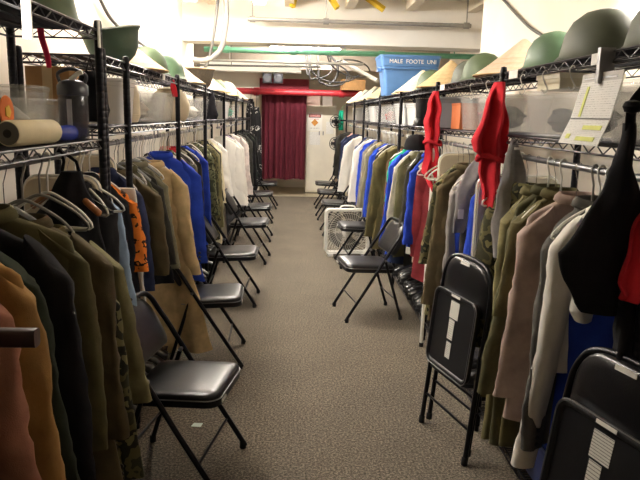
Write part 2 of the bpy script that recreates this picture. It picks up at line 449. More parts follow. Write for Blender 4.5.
# ------------------------------------------------------------------ hangers
DN = .052
def hook_pts(r=.0165, top=0, neck=-.065):
    """hook round the rod, centre at origin, in x-z plane"""
    pts = [(r*cos(a), 0, r*sin(a)) for a in [radians(d) for d in range(-40, 181, 20)]]
    pts = pts[::1]
    pts += [(-r*.95, 0, -.012), (-r*.45, 0, -.034), (0, 0, -.052), (0, 0, neck-DN)]
    return pts
HPROTO = {}
def hanger_mesh(kind):
    if kind in HPROTO: return HPROTO[kind]
    hk = MB(); bd = MB(); extra = None
    if kind in ('white plastic', 'cream plastic', 'grey plastic'):
        hk.tube(hook_pts(.018), .0045, 8)
        sp = spline([(-.2, 0, -.165-DN), (-.15, 0, -.125-DN), (-.06, 0, -.082-DN), (0, 0, -.066-DN), (.06, 0, -.082-DN), (.15, 0, -.125-DN), (.2, 0, -.165-DN)], 4)
        bd.tube(sp, .0055, 8)
        bd.tube([(-.2, 0, -.165-DN), (-.205, 0, -.178-DN), (-.19, 0, -.185-DN), (.19, 0, -.185-DN), (.205, 0, -.178-DN), (.2, 0, -.165-DN)], .005, 8)
        m1 = m2 = {'white plastic': WHITEPL, 'cream plastic': CREAMPL, 'grey plastic': GREYPL}[kind]
    elif kind == 'wire':
        hk.tube(hook_pts(.016), .0016, 6)
        bd.tube([(0, 0, -.06-DN), (.2, 0, -.165-DN), (.2, 0, -.175-DN), (-.2, 0, -.175-DN), (-.2, 0, -.165-DN), (0, 0, -.06-DN)], .0016, 6)
        m1 = m2 = CHROME
    elif kind == 'clear plastic':
        hk.tube(hook_pts(.017), .0018, 6)
        bd.tube(spline([(-.2, 0, -.16-DN), (-.1, 0, -.1-DN), (0, 0, -.066-DN), (.1, 0, -.1-DN), (.2, 0, -.16-DN)], 5), .0085, 8)
        bd.tube([(-.15, 0, -.15-DN), (.15, 0, -.15-DN)], .004, 6)
        m1, m2 = CHROME, CLEARH
        extra = MB().box(-.018, -.012, -.185-DN, .018, .012, -.145-DN)
    else:
        hk.tube(hook_pts(.016), .002, 6)
        sp = spline([(-.21, 0, -.15-DN), (-.1, 0, -.098-DN), (0, 0, -.072-DN), (.1, 0, -.098-DN), (.21, 0, -.15-DN)], 5)
        bd.tube(sp, .013, 8)
        m1, m2 = CHROME, WOOD
    def mk(mb, m, n):
        me = bpy.data.meshes.new(n); me.from_pydata(mb.v, [], mb.f); me.update(); me.materials.append(m)
        me.polygons.foreach_set('use_smooth', [True]*len(me.polygons)); return me
    HPROTO[kind] = (mk(hk, m1, 'hook'), mk(bd, m2, 'shoulder_frame'), mk(extra, CHROME, 'clip') if extra else None)
    return HPROTO[kind]
def hanger(side, y, kind, label, rz=0, group=None, squeeze=0):
    t = thing('clothes_hanger', label, 'hanger', (rod_x(side, y), y, ZR), rz, group)
    if side < 0: t.rotation_euler = (0, 0, rz+pi)
    if squeeze: t.scale = (squeeze, 1, 1)
    for me, n in zip(hanger_mesh(kind), ('hook', 'shoulder_frame', 'clip')):
        if me is None: continue
        for dx in ((-.14, .14) if n == 'clip' else (0,)):
            o = bpy.data.objects.new(n, me); COL.objects.link(o); o.parent = t; o.location = (dx, 0, 0)
    return t

# ------------------------------------------------------------------ garments
def sgn(x): return 1 if x >= 0 else -1
from mathutils import noise as mnoise
def nz(x, y, z): return mnoise.noise(Vector((x, y, z)))
def body_mesh(L, W, T, flare, seed, amp=.012, hemw=.02, N=52):
    R = random.Random(seed); S = R.uniform(0, 50)
    k1 = R.uniform(17, 27); f1 = R.uniform(0, 6.28)
    lean = R.uniform(-.03, .03); drop = R.uniform(-.012, .012)
    ds = [0, .012, .025, .045, .07, .09, .11,  .135, .17, .22, .27]
    d = .32
    while d < L-.03: ds.append(d); d += .05
    ds.append(L)
    at = [(0, .052), (.012, .068), (.025, W*.44), (.045, W*.62), (.07, W*.8), (.09, W*.91), (.11, W*.975), (.135, W), (.29, W*.95), (min(.45, L*.6), W*.95), (L, W*flare)]
    bt = [(0, .03), (.03, .034), (.07, T*.7), (.11, T*.85), (.2, T*1.05), (.4, T), (L, T*1.0)]
    rings = []
    for d in ds:
        a_, b_ = interp(at, d), interp(bt, d); t = min(1, max(0, (d-.08)/(L-.08)))
        ring = []
        for j in range(N):
            th = 2*pi*j/N; c, s_ = cos(th), sin(th)
            x = a_*sgn(c)*abs(c)**.8; y = b_*sgn(s_)*abs(s_)**.75
            env = min(1, d/.1)
            drape = amp*(.15+t*1.0)*env*(sin(k1*(x - .25*x*t) + f1 + 2.2*nz(x*3, d*1.2, S)))
            wr = .011*env*nz(x*9+S, d*5 + 3*x, y*5) + .005*env*nz(x*22, d*13-x*9, S+sgn(s_))
            z = -d - drop*x/W*6*env*.5 + (hemw*t**3*nz(x*7, S, 0) if d > L*.6 else 0)
            ring.append((x*(1 + .05*t*nz(d*4, S, 1)) + lean*t*t*.6, y + drape + wr, z))
        rings.append(ring)
    return MB().loft(rings, False, False)
def sleeve_mesh(s, L, W, seed, out=0, r0=.062, r1=.045, cuff=0):
    """W = x of the shoulder seam; sleeve hangs flat"""
    R = random.Random(seed*7+s); S = R.uniform(0, 90)
    a = R.uniform(-.03, .04); ex = R.uniform(-.005, .02); bend = R.uniform(-.012, .012)
    n = 26; N = 18; rings = []
    top = W - r0*.9
    for i in range(n+1):
        t = i/n
        cx = s*(top + (ex+out)*t + bend*sin(pi*t)); z = -.075 - L*t
        cy = a*t*t + .008*sin(3*t+S) - .004
        hw = lerp(r0, r1, t**.7); hd = lerp(.034, .024, t)
        if i == 0: hw *= .72; hd *= .8
        elif i == 1: hw *= .92
        hw *= 1 + .06*nz(t*4, S, 0)*min(1, 4*t) + .07*nz(t*17, S, 3)*min(1, 3*t)
        hd *= 1 + .35*nz(t*6, S, 7)
        if cuff and t > 1-cuff: hw *= 1.16; hd *= 1.3
        ring = []
        for j in range(N):
            th = 2*pi*j/N; c, q = cos(th), sin(th)
            x = hw*sgn(c)*abs(c)**.9; y = hd*sgn(q)*abs(q)**.85
            w_ = .013*nz(x*12+S, t*L*7 + x*10*s, q) + .008*nz(x*28, t*L*22 - x*14, S+q)
            zz = z + (c*s*-.045*(1-i/3) if i < 3 else 0)
            ring.append((cx + x + w_*c*.5, cy + y + w_, zz))
        rings.append(ring)
    return MB().loft(rings, True, False)
def collar_mesh(h=.016, w=.026, lap=0):
    rings = []
    N = 28
    for (dr, z) in ((0, -.004), (.001, h), (.008, h+.003), (w*.8, h*.35), (w, -.012), (w*.8, -.016)):
        rings.append([((.058+dr)*cos(2*pi*j/N), (.034+dr*.7)*sin(2*pi*j/N) - .0*dr, z - .012*max(0, -sin(2*pi*j/N))) for j in range(N)])
    mb = MB().loft(rings, False, False)
    return mb
EDGE_L = [(1.0,-.5),(1.24,-.54),(1.36,-.51),(1.49,-.55),(1.6,-.52),(1.74,-.53),(1.9,-.51),(2.03,-.53),(2.17,-.545),(2.5,-.76),(2.8,-.745),(2.9,-.75),(3.0,-.7),(3.2,-.74),(3.42,-.665),(3.6,-.7),(3.84,-.70),(3.98,-.665),(4.1,-.70),(4.19,-.69),(4.32,-.585),
 (4.4,-.7),(4.66,-.8),(4.82,-.76),(4.97,-.745),(5.12,-.73),(5.27,-.74),(5.45,-.68),(5.64,-.76),(6.05,-.69),(6.5,-.7),(6.95,-.72),(7.2,-.68),(7.75,-.58),(8.0,-.58),(8.3,-.62),(8.6,-.66),(8.94,-.57),(9.4,-.6),(10.12,-.56),(11.1,-.57),(11.6,-.6)]
EDGE_R = [(1.88,1.02),(1.99,.96),(2.1,.87),(2.21,.88),(2.34,.84),(2.48,.86),(2.61,.88),(2.74,.89),(2.85,.93),(3.0,.95),(3.15,.95),(3.29,1.0),(3.47,.94),(3.58,1.0),(3.69,.90),(3.82,.855),(3.96,.86),(4.63,.96),(4.74,.96),(4.9,.89),(5.03,.95),(5.17,.9),(5.31,.89),(5.45,.84),(5.62,.81),(5.8,.87),(5.92,.86),
 (6.12,.75),(6.32,.79),(6.6,.85),(6.85,.79),(7.1,.765),(7.3,.8),(7.85,.8),(8.15,.75),(8.45,.8),(8.75,.82),(9.24,.71),(9.5,.76),(9.9,.75),(10.3,.74),(10.8,.85),(11.2,.74),(11.6,.74)]
def garment(side, y, name, mat, label, cat, L=.75, W=.205, T=.05, flare=1.05, sleeve=.56, hk='white plastic', dx=0, dz=0, rz=None,
            seed=None, parts=(), amp=.012, out=.05, pmat=None, hlabel=None, cuffm=None, r0=.062, r1=.047, hgroup=None):
    seed = seed if seed is not None else int(y*1000) + (5000 if side > 0 else 0)
    R = random.Random(seed)
    X = rod_x(side, y)
    z0 = ZR - .112 + dz
    want = abs(interp(EDGE_L if side < 0 else EDGE_R, y) - X)
    rz = R.uniform(-.16, .16) if rz is None else rz + R.uniform(-.06, .06)
    if want < .185: rz = R.choice((-1, 1)) * min(.95, math.acos(max(.3, want/.2)))
    flr = R.uniform(.03, .075); e = max(.18, min(.25, want-flr*.7)); X += side*-max(0, min(.06, want-flr*.7-e)) + dx
    if 3.2 < y < 4.25 and side < 0: z0 -= .035
    t = thing(name, label, cat, (X, y, z0), rz)
    m2 = pmat or mat
    T = T*.7; W = e-.022
    body_mesh(L, W, T, flare*1.12, seed, amp).build('body', mat, t, angle=80)
    if sleeve:
        for s in (-1, 1):
            so = sleeve_mesh(s, sleeve, e, seed, flr, r0, r1, .12 if 'cuff' in parts else 0).build('sleeve', mat, t, angle=80)
            if 'buttons' in parts and (s == -sgn(X)):
                b = MB()
                for q in range(3):
                    b.lathe([(.001, -.002), (.008, -.002), (.008, .002), (.001, .002)], 10).v
                # cuff buttons on the aisle sleeve
                bb = MB()
                for q in range(3):
                    c = MB().lathe([(.001, -.003), (.0085, -.002), (.0085, .002), (.001, .003)], 10)
                    c.xf(Matrix.Translation((s*(e+flr-.045), -.04, -.085-sleeve+.03+.028*q)) @ Matrix.Rotation(pi/2, 4, 'X'))
                    bb.add(c.v, c.f)
                bb.build('cuff_button', solid('dark_button', '#2a2622', .3), so)
    if 'collar' in parts:
        collar_mesh().build('collar', m2, t, angle=80)
    if 'buttons' in parts:
        for q in range(5):
            d = .1 + q*(L-.2)/5
            b = T*1.05
            c = MB().lathe([(.001, -.003), (.009, -.002), (.009, .002), (.001, .003)], 10)
            c.xf(Matrix.Translation((.01, -b-.012, -d)) @ Matrix.Rotation(pi/2, 4, 'X'))
            c.build('button', solid('dark_button', '#2a2622', .3), t)
    if 'pocket' in parts:
        for s in (-1, 1):
            pk = MB().loft([[(s*.1+px, -T*1.12-dy, -.25+pz) for px, pz in rrect(.11, .12, .012, 3)] for dy in (-.01, .006, .01)], True, True)
            po = pk.build('pocket', mat, t, angle=60)
            MB().loft([[(s*.1+px, -T*1.12-.012-dy, -.205+pz) for px, pz in rrect(.115, .045, .01, 3)] for dy in (-.004, .004)], True, True).build('pocket_flap', mat, po, angle=60)
    if 'trim' in parts:
        tr = MB()
        for s in (-1, 1):
            tr.tube([(s*.035, -T*1.15-.012, -.03), (s*.05, -T*1.2-.014, -.25), (s*.055, -T*1.15-.016, -L*.7)], .012, 6, flat=.5)
        tr.build('trim_band', m2, t)
    if hk:
        hanger(side, y, hk, hlabel or (hk.split()[0] + ' hanger carrying the ' + ' '.join(label.replace(',', '').split()[:12])), rz, hgroup, .75)
    return t

def rows_cloth(rows, T, seed, amp=.012, freq=28, N=56, sub=8):
    """cloth hung as a folded bundle; rows = (z, xl, xr)"""
    R = random.Random(seed); f1, f2 = R.uniform(0, 6), R.uniform(0, 6)
    rr = []
    for a, b in zip(rows, rows[1:]):
        for k in range(sub): rr.append(tuple(lerp(p_, q_, k/sub) for p_, q_ in zip(a, b)))
    rr.append(rows[-1]); rings = []
    z0 = rows[0][0]
    for r in rr:
        z, xl, xr = r[:3]; th_ = r[3] if len(r) > 3 else T
        a = (xr-xl)/2; c = (xr+xl)/2; ring = []
        for j in range(N):
            th = 2*pi*j/N
            x = a*cos(th); yv = th_*sgn(sin(th))*abs(sin(th))**.8
            e = min(1, (z0-z)/.1+.1)
            yv += amp*e*(sin(freq*x/ max(.3, a/.12) + f1 + z*3 + 2*mnoise.noise(Vector((x*6, z*5, f1)))) + .5*sin(freq*1.9*x + f2 - z*5) + .9*mnoise.noise(Vector((x*30, z*9, f2))))
            ring.append((c+x+.004*sin(z*40+f1), yv, z))
        rings.append(ring)
    return MB().loft(rings, True, True)

# fabrics
def FB(k, h, **kw): return fabric('cloth_'+k, h, **kw)
OLIVE = FB('olive', '#5a5336'); OLIVE2 = FB('olive_drab', '#55523a'); OLIVEB = FB('olive_brown', '#554a34'); OLIVEL = FB('olive_light', '#77704f')
DKGREEN = FB('dark_green', '#2b3025'); BLACK = FB('black', '#18171a'); BLACK2 = FB('soft_black', '#201e1f'); CHAR = FB('charcoal', '#35342f')
TAN = FB('tan', '#9a7442'); SALMON = FB('salmon', '#a4705a'); BEIGE = FB('beige', '#cfb587'); TAUPE = FB('taupe', '#9b8c80'); PINKT = FB('pink_taupe', '#b39d92')
BLUE = FB('royal_blue', '#2440a8'); NAVY = FB('navy', '#2b3350'); LBLUE = FB('light_blue', '#8ea2b8'); GREYF = FB('grey', '#7c776f'); GREYD = FB('grey_dark', '#4d4a46')
WHITE = FB('white', '#e9e4da', vary=.05); CREAM = FB('cream', '#d6c9a8', vary=.08); BROWN = FB('brown', '#54392c'); MAROON = FB('maroon', '#6d2328')
RED = FB('red', '#c42a35', vary=.15); TEAL = FB('teal', '#1fa07e'); LILAC = FB('lilac', '#a393a2'); PINK = FB('pink', '#d2a99a'); KHAKI = FB('khaki', '#8f7d55')
GREYOL = FB('grey_olive', '#77735f'); LGREY = FB('light_grey', '#b4b0a2'); TOWEL = fabric('cloth_towel', '#908c8c', weave=160)
CAMO = pattern_fabric('cloth_camo', ['#3b3a28', '#5e583a', '#2a2a20', '#77704d'], 13, [0, .42, .52, .6])
CAMOG = pattern_fabric('cloth_camo_green', ['#464a36', '#6c6f52', '#33362a', '#80805e'], 15, [0, .42, .52, .6])
LEO = pattern_fabric('cloth_leopard', ['#d9772a', '#2a1a12', '#e08531'], 24, [0, .56, .66])
RIB = pattern_fabric('cloth_ribbed', ['#8f4a3c', '#b5705a'], 60, [0, .5], stretch=(1, 1, .1))
PATT = pattern_fabric('cloth_blackwhite', ['#1b1a1b', '#b9b5ae', '#1b1a1b'], 9, [0, .57, .61])
STRIPE = pattern_fabric('cloth_grey_stripe', ['#8b8580', '#a59d99'], 50, [0, .5], stretch=(1, 1, .02))

G = garment
L_, R_ = -1, 1
# ---- row opposite the box fan
# wooden trouser hanger poking out nearest the camera
t = thing('trouser_hanger', 'dark wooden trouser hanger bar poking out beside the tan coat', 'hanger', (rod_x(-1, 1.16), 1.16, ZR), 0)
MB().tube(hook_pts(.017) + [(0, 0, -.24)], .003, 6).build('hook', CHROME, t)
MB().loft([[(x, py*.9, pz-.255) for py, pz in rrect(.032, .034, .008, 3)] for x in (-.2, -.195, .36, .37)], True, True).build('bar', DARKWOOD, t)
G(L_, 1.06, 'wool_coat', FB('dark_grey_wool', '#3a3833'), 'dark grey coat hanging before the salmon coat, at the very end of the row', 'coat', L=1.05, out=.03, hk='grey plastic')
G(L_, 1.24, 'house_coat', SALMON, 'salmon pink coat with ribbed trim, in front of the tan coat', 'coat', L=1.0, T=.045, parts=('collar', 'trim'), pmat=RIB, out=.055, dz=-.01, hk='cream plastic', rz=.12)
G(L_, 1.36, 'duster_coat', TAN, 'plain tan coat next to the salmon coat', 'coat', L=1.1, T=.045, flare=1.2, sleeve=.7, parts=('collar',), out=.1, hk='grey plastic', r1=.055, rz=0)
G(L_, 1.49, 'rain_coat', DKGREEN, 'dark green coat between the tan coat and black coat', 'coat', L=1.1, T=.045, parts=('collar',), out=.075, sleeve=.62, hk='grey plastic', rz=.03)
G(L_, 1.60, 'long_coat', BLACK, 'long black coat between the dark green and big olive coats', 'coat', L=1.2, T=.045, out=.085, sleeve=.68, hk='grey plastic', rz=0)
G(L_, 1.74, 'army_coat', OLIVE, 'big olive coat with broad smooth shoulders, beside the long black coat', 'coat', L=.85, T=.06, W=.225, out=.1, sleeve=.62, r0=.075, r1=.06, parts=('collar', 'pocket'), hk='clear plastic', rz=.05)
G(L_, 1.90, 'army_coat', OLIVEB, 'brownish olive coat behind the big smooth olive coat', 'coat', L=.95, T=.05, W=.22, out=.11, sleeve=.6, r0=.07, r1=.055, parts=('collar',), hk='clear plastic', rz=0, dz=-.05)
G(L_, 2.03, 'field_jacket', CAMO, 'long camouflage field jacket with snap buttons, hem by the first open chair', 'jacket', L=.85, T=.05, W=.21, out=.14, sleeve=.7, parts=('buttons', 'pocket'), hk='grey plastic', rz=0, r1=.06, dz=-.2)
G(L_, 2.17, 'work_shirt', OLIVEL, 'olive shirt with a rolled cuff touching the first open chair', 'shirt', L=.7, T=.045, W=.215, out=.15, sleeve=.56, parts=('cuff', 'collar'), hk='grey plastic', rz=.05, r0=.06, r1=.062, dz=-.13)
# black halter dress
t = thing('halter_dress', 'black halter dress with thin straps beside the tall rack post', 'dress', (-.80, 2.36, 0))
rows_cloth([(1.40, -.035, .035), (1.36, -.055, .05), (1.24, -.105, .085), (1.1, -.15, .11), (.8, -.17, .11), (.5, -.2, .12)], .03, 3).build('body', BLACK, t)
for s in (-1, 1):
    MB().tube([(s*.03, 0, 1.40), (s*.022, 0, 1.435), (-.02+s*.01, 0, 1.46), (-.04, 0, 1.475)], .006, 6, flat=.5).build('strap', BLACK, t)
G(L_, 2.52, 'dress_jacket', BLACK2, 'black jacket hanging directly behind the tall rack post, before the pale blue shirt', 'jacket', L=.95, T=.04, out=.06, hk='wire')
G(L_, 2.80, 'work_shirt', LBLUE, 'pale blue shirt between the tall rack post and the orange shirt', 'shirt', L=.78, T=.035, out=.05, sleeve=.6, dz=-.02, hk='white plastic', rz=0)
G(L_, 2.90, 'trousers', BLACK, 'black shirt tucked between the pale blue and orange shirts', 'shirt', L=.9, T=.03, out=.04, sleeve=.6, hk='wire')
G(L_, 3.0, 'patterned_shirt', LEO, 'orange shirt with black leopard spots', 'shirt', L=.6, T=.04, W=.21, out=.085, sleeve=.36, r1=.065, parts=('collar',), dz=-.03, hk='white plastic', rz=0)
t = thing('trousers', 'white trousers hanging below the orange leopard shirt', 'trousers', (-.90, 3.065, 0))
for s in (-1, 1):
    rows_cloth([(1.26, .0 if s > 0 else -.16, .16 if s > 0 else 0), (1.0, .02 if s > 0 else -.17, .18 if s > 0 else 0), (.66, .05 if s > 0 else -.16, .2 if s > 0 else -.02)], .02, 4+s).build('leg', WHITE, t)
G(L_, 3.20, 'work_shirt', NAVY, 'navy blue shirt just past the orange leopard shirt', 'shirt', L=.7, T=.035, out=.03, hk='wire')
G(L_, 3.42, 'field_jacket', OLIVEB, 'short brown olive field jacket with chest pockets, past the dotted rack posts', 'jacket', L=.54, T=.055, W=.225, out=.08, sleeve=.48, parts=('collar', 'pocket'), hk='clear plastic', r0=.07, r1=.055)
t = thing('skirt', 'black skirt hanging below the short brown olive jacket', 'skirt', (rod_x(-1, 3.5)+.02, 3.5, 0))
rows_cloth([(1.02, -.12, .14), (.85, -.17, .22), (.68, -.2, .27)], .03, 9).build('body', BLACK, t)
MB().tube([(-.02, 0, 1.02), (-.02, 0, 1.45), (-.02, 0, 1.472)], .002, 5).build('hanger_loop', CHROME, t)
G(L_, 3.60, 'work_shirt', OLIVE2, 'olive drab shirt between the short jacket and grey taupe coat', 'shirt', L=.6, T=.04, out=.06, sleeve=.5, parts=('collar',), hk='clear plastic')
G(L_, 3.72, 'work_shirt', CHAR, 'charcoal shirt next to the grey taupe coat', 'shirt', L=.6, T=.04, out=.06, sleeve=.5, hk='wire')
G(L_, 3.84, 'wool_coat', GREYOL, 'grey taupe coat beside the long beige coat', 'coat', L=.72, T=.04, out=.08, sleeve=.56, parts=('collar',), hk='clear plastic', dz=.01)
G(L_, 3.98, 'trench_coat', BEIGE, 'very long beige coat reaching almost to the floor by the second chair', 'coat', L=1.22, T=.05, W=.215, flare=1.75, dx=.07, out=.1, sleeve=.62, parts=('collar',), hk='clear plastic', amp=.022, rz=0)
G(L_, 4.1, 'jacket', BROWN, 'dark brown jacket between the beige coat and blue coat', 'jacket', L=.75, T=.035, out=.09, hk='wire')
G(L_, 4.19, 'dress_shirt', WHITE, 'white shirt squeezed between the brown jacket and blue coat', 'shirt', L=.7, T=.03, out=.08, hk='wire')
G(L_, 4.32, 'uniform_coat', BLUE, 'royal blue coat beside the long beige coat', 'coat', L=.82, T=.055, W=.225, out=.12, sleeve=.66, parts=('collar', 'buttons'), hk='white plastic', r0=.07, r1=.06, rz=0)
G(L_, 4.40, 'jacket', BLACK2, 'black jacket hanging directly behind the large royal blue coat', 'jacket', L=.85, T=.035, out=.05, hk='wire')
far_left = [
 (4.66, 'work_shirt', CREAM, 'cream shirt past the large royal blue coat', 'shirt', dict(L=.7, out=.04)),
 (4.82, 'field_jacket', CAMOG, 'green camouflage jacket beside the red collared jacket', 'jacket', dict(L=.9, out=.07, sleeve=.6)),
 (4.97, 'uniform_jacket', CHAR, 'dark olive jacket with a red collar', 'jacket', dict(L=.85, out=.09, sleeve=.62, parts=('collar',), pmat=RED)),
 (5.12, 'wool_coat', GREYOL, 'pale olive grey coat beside the red collared jacket', 'coat', dict(L=1.0, out=.11, sleeve=.75)),
 (5.27, 'jacket', CHAR, 'charcoal jacket before the slim blue coat', 'jacket', dict(L=.9, out=.08)),
 (5.45, 'uniform_coat', BLUE, 'slim royal blue coat past the red collared jacket', 'coat', dict(L=.85, out=.12, sleeve=.66, W=.22)),
 (5.64, 'jacket', GREYD, 'dark grey jacket just past the slim blue coat', 'jacket', dict(L=.85, out=.06)),
 (6.05, 'field_jacket', CAMOG, 'pale camouflage jacket with rumpled hood, past the slim blue coat', 'jacket', dict(L=.95, W=.23, out=.12, sleeve=.6, r0=.08, r1=.07, T=.07)),
 (6.3, 'field_jacket', CAMO, 'dark camouflage jacket behind the pale hooded one', 'jacket', dict(L=1.0, out=.12, sleeve=.7, T=.06)),
 (6.5, 'work_shirt', OLIVEL, 'light olive shirt between camouflage jackets and white coats', 'shirt', dict(L=.95, out=.13, sleeve=.8)),
 (6.72, 'jacket', BLACK, 'black jacket in front of the long cream coat', 'jacket', dict(L=1.0, out=.08)),
 (6.95, 'lab_coat', CREAM, 'long cream coat reaching down behind the fourth chair', 'coat', dict(L=1.15, out=.14, sleeve=.6, W=.22)),
 (7.2, 'lab_coat', WHITE, 'long narrow white coat behind the cream one', 'coat', dict(L=1.2, out=.1, W=.21)),
 (7.75, 'robe', WHITE, 'wide bright white robe, the largest white garment', 'robe', dict(L=.82, W=.25, flare=1.3, out=.15, sleeve=.6, r0=.08, r1=.085, T=.07)),
 (8.0, 'robe', WHITE, 'second white robe directly behind the widest one', 'robe', dict(L=.85, W=.24, flare=1.3, out=.17, sleeve=.66, r1=.08)),
 (8.3, 'shirt', LILAC, 'lilac grey shirt between white robes and pale pink coat', 'shirt', dict(L=.7, out=.16, sleeve=.45, W=.23)),
 (8.6, 'jacket', GREYD, 'dark grey jacket behind the lilac grey shirt', 'jacket', dict(L=.8, out=.1)),
 (8.94, 'wool_coat', FB('pale_pink', '#dccdc4'), 'pale pink coat before the dark coats at the curtain end', 'coat', dict(L=.95, W=.25, out=.2, sleeve=.75, r1=.07, T=.06)),
 (9.4, 'jacket', GREYF, 'mid grey jacket behind the pale pink coat', 'jacket', dict(L=.85, out=.15)),
 (9.8, 'jacket', CHAR, 'charcoal jacket two behind the pale pink coat', 'jacket', dict(L=.9, out=.2, sleeve=.7, W=.25)),
 (10.12, 'long_coat', BLACK, 'black coat near the curtain end, over the sixth chair', 'coat', dict(L=1.0, out=.22, sleeve=.75, W=.25)),
 (10.6, 'jacket', DKGREEN, 'dark green jacket near the curtain end', 'jacket', dict(L=.95, out=.22, sleeve=.7, W=.25)),
 (11.1, 'long_coat', BLACK2, 'long soft black coat second from the curtain end', 'coat', dict(L=1.05, out=.2, W=.26)),
 (11.6, 'long_coat', PATT, 'black and white patterned coat at the curtain end of the row', 'coat', dict(L=1.1, out=.2, W=.28)),
]
for y, nm, m, lab, cat, kw in far_left:
    kw.setdefault('T', .045); G(L_, y, nm, m, lab, cat, hk='white plastic', **kw)
# freestanding patterned clothes by the curtain
for i, (x, z1, lab) in enumerate(((-.80, 1.9, 'black and white patterned dress hanging between the last rack and the red curtain'),
                             (-.69, 1.75, 'narrow black dress with white spots touching the curtain edge'))):
    t = thing('patterned_dress', lab, 'dress', (x, 12.55, 0))
    rows_cloth([(z1, -.05, .05), (z1-.2, -.09, .09), (z1-.8, -.1, .1), (z1-1.45, -.12, .12)], .04, 30+i).build('body', PATT, t)
    MB().tube([(0, 0, z1), (0, .1, 2.0), (0, .2, 2.115)], .004, 6).build('hanging_loop', BLACKMETAL, t)

# ---- row along the box fan
def sash(loc, rows, label, knot=None, seed=1, T=.045, mat=RED, name='sash'):
    t = thing(name, label, 'sash', loc, 0, 'red cloths tied to the rack posts')
    rows_cloth(rows, T, seed, amp=.022, freq=46).build('cloth', mat, t)
    if knot > .01:
        kz = rows[0][0]-.345
        MB().tube([((knot+.012)*cos(2*pi*q/24), (T+.018)*sin(2*pi*q/24), kz+.012*sin(2*pi*q/24*2)) for q in range(25)], [.012+.003*sin(q*2.1) for q in range(25)], 8).build('knot', mat, t)
    return t
sash((.935, 2.99, 0), [(1.79, -.01, .03), (1.70, -.045, .055), (1.60, -.075, .068), (1.52, -.1, .078), (1.475, -.095, .07), (1.445, -.055, .045), (1.38, -.05, .055), (1.3, -.035, .05), (1.21, -.01, .025)], 'red cloth bundled on the rack post beside the grey towels', .05, 2)
sash((.965, 4.42, 0), [(1.80, -.012, .02), (1.72, -.05, .05), (1.6, -.062, .055), (1.46, -.05, .045), (1.4, -.045, .05), (1.25, -.06, .05), (1.16, -.01, .045), (1.12, .01, .035)], 'red cloth tied round the rack post beside the white pole', .045, 5, T=.05)
sash((1.0, 1.72, 0), [(1.50, .015, .035), (1.42, .0, .06), (1.34, -.022, .08), (1.25, -.045, .08), (1.17, -.065, .05), (1.125, -.062, -.02)], 'red cloth hanging beside the black apron at the end post', .0, 8, T=.022)
# black apron
t = thing('apron', 'black apron hanging by a long strap before the taupe coat', 'apron', (.955, 1.80, 0))
rows_cloth([(1.62, -.02, .012), (1.5, -.032, .022), (1.42, -.06, .05), (1.33, -.11, .08), (1.24, -.17, .105), (1.16, -.145, .125), (1.09, -.11, .13), (1.06, -.08, .04)], .022, 21, amp=.008).build('bib', BLACK, t)
MB().tube(spline([(.065, -.0, 1.85), (.05, -.01, 1.80), (.02, -.02, 1.72), (-.01, -.02, 1.67), (-.005, -.01, 1.60)]), .015, 8, flat=.4).build('strap', BLACK, t)
MB().lathe([(.001, -.02), (.02, -.014), (.026, 0), (.02, .014), (.001, .02)], 14).xf(Matrix.Translation((-.012, -.022, 1.665))).build('strap_knot', BLACK, t)
MB().tube([(.05, -.035, 1.265), (.08, -.035, 1.272), (.09, -.035, 1.285), (.085, -.035, 1.29)], .004, 6).build('pin', CHROME, t)
# grey towels
t = thing('towel', 'grey towel hanging in a point next to the red bundled cloth', 'towel', (1.02, 2.90, 0), .1, 'grey towels on the rack edge')
rows_cloth([(1.535, -.03, -.005), (1.45, -.045, .03), (1.3, -.07, .075), (1.22, -.08, .085), (1.1, -.085, .04), (.99, -.07, -.045)], .018, 12, amp=.012).build('cloth', TOWEL, t)
MB().box(-.02, -.03, 1.49, .02, -.022, 1.5).build('clip', WHITEPL, t)
t = thing('towel', 'grey towel with a white care label, between red bundle and white pole', 'towel', (.98, 3.36, 0), .1, 'grey towels on the rack edge')
rows_cloth([(1.5, .03, .05), (1.42, .0, .085), (1.36, -.05, .09), (1.28, -.09, .07), (1.15, -.11, .045), (1.02, -.115, -.06)], .018, 15, amp=.012).build('cloth', TOWEL, t)
MB().box(-.1, -.034, 1.10, -.07, -.03, 1.15).build('care_label', PAPER, t, smooth=False)
G(R_, 1.99, 'uniform_coat', BLUE, 'royal blue coat hanging behind the black apron', 'coat', L=.95, T=.045, W=.21, out=.05, sleeve=.0, flare=1.05, hk='white plastic', rz=0)
G(R_, 2.10, 'ruffled_shirt', WHITE, 'white shirt with long ruffle cuffed sleeve, before the grey suit jacket', 'shirt', L=.58, T=.035, W=.2, out=.05, sleeve=.9, parts=('cuff',), hk='white plastic', rz=0, r0=.055, r1=.036)
G(R_, 2.21, 'suit_jacket', fabric('cloth_suit_grey', '#5e5b57', weave=300), 'grey suit jacket with sleeve buttons, between white shirt and taupe coat', 'jacket', L=.85, T=.045, W=.2, out=.05, sleeve=.82, parts=('buttons', 'collar'), hk='grey plastic', rz=0)
G(R_, 1.88, 'long_coat', BLACK, 'long black coat below the black apron, against the dotted end post', 'coat', L=1.1, T=.04, sleeve=.7, hk='wire', rz=0)
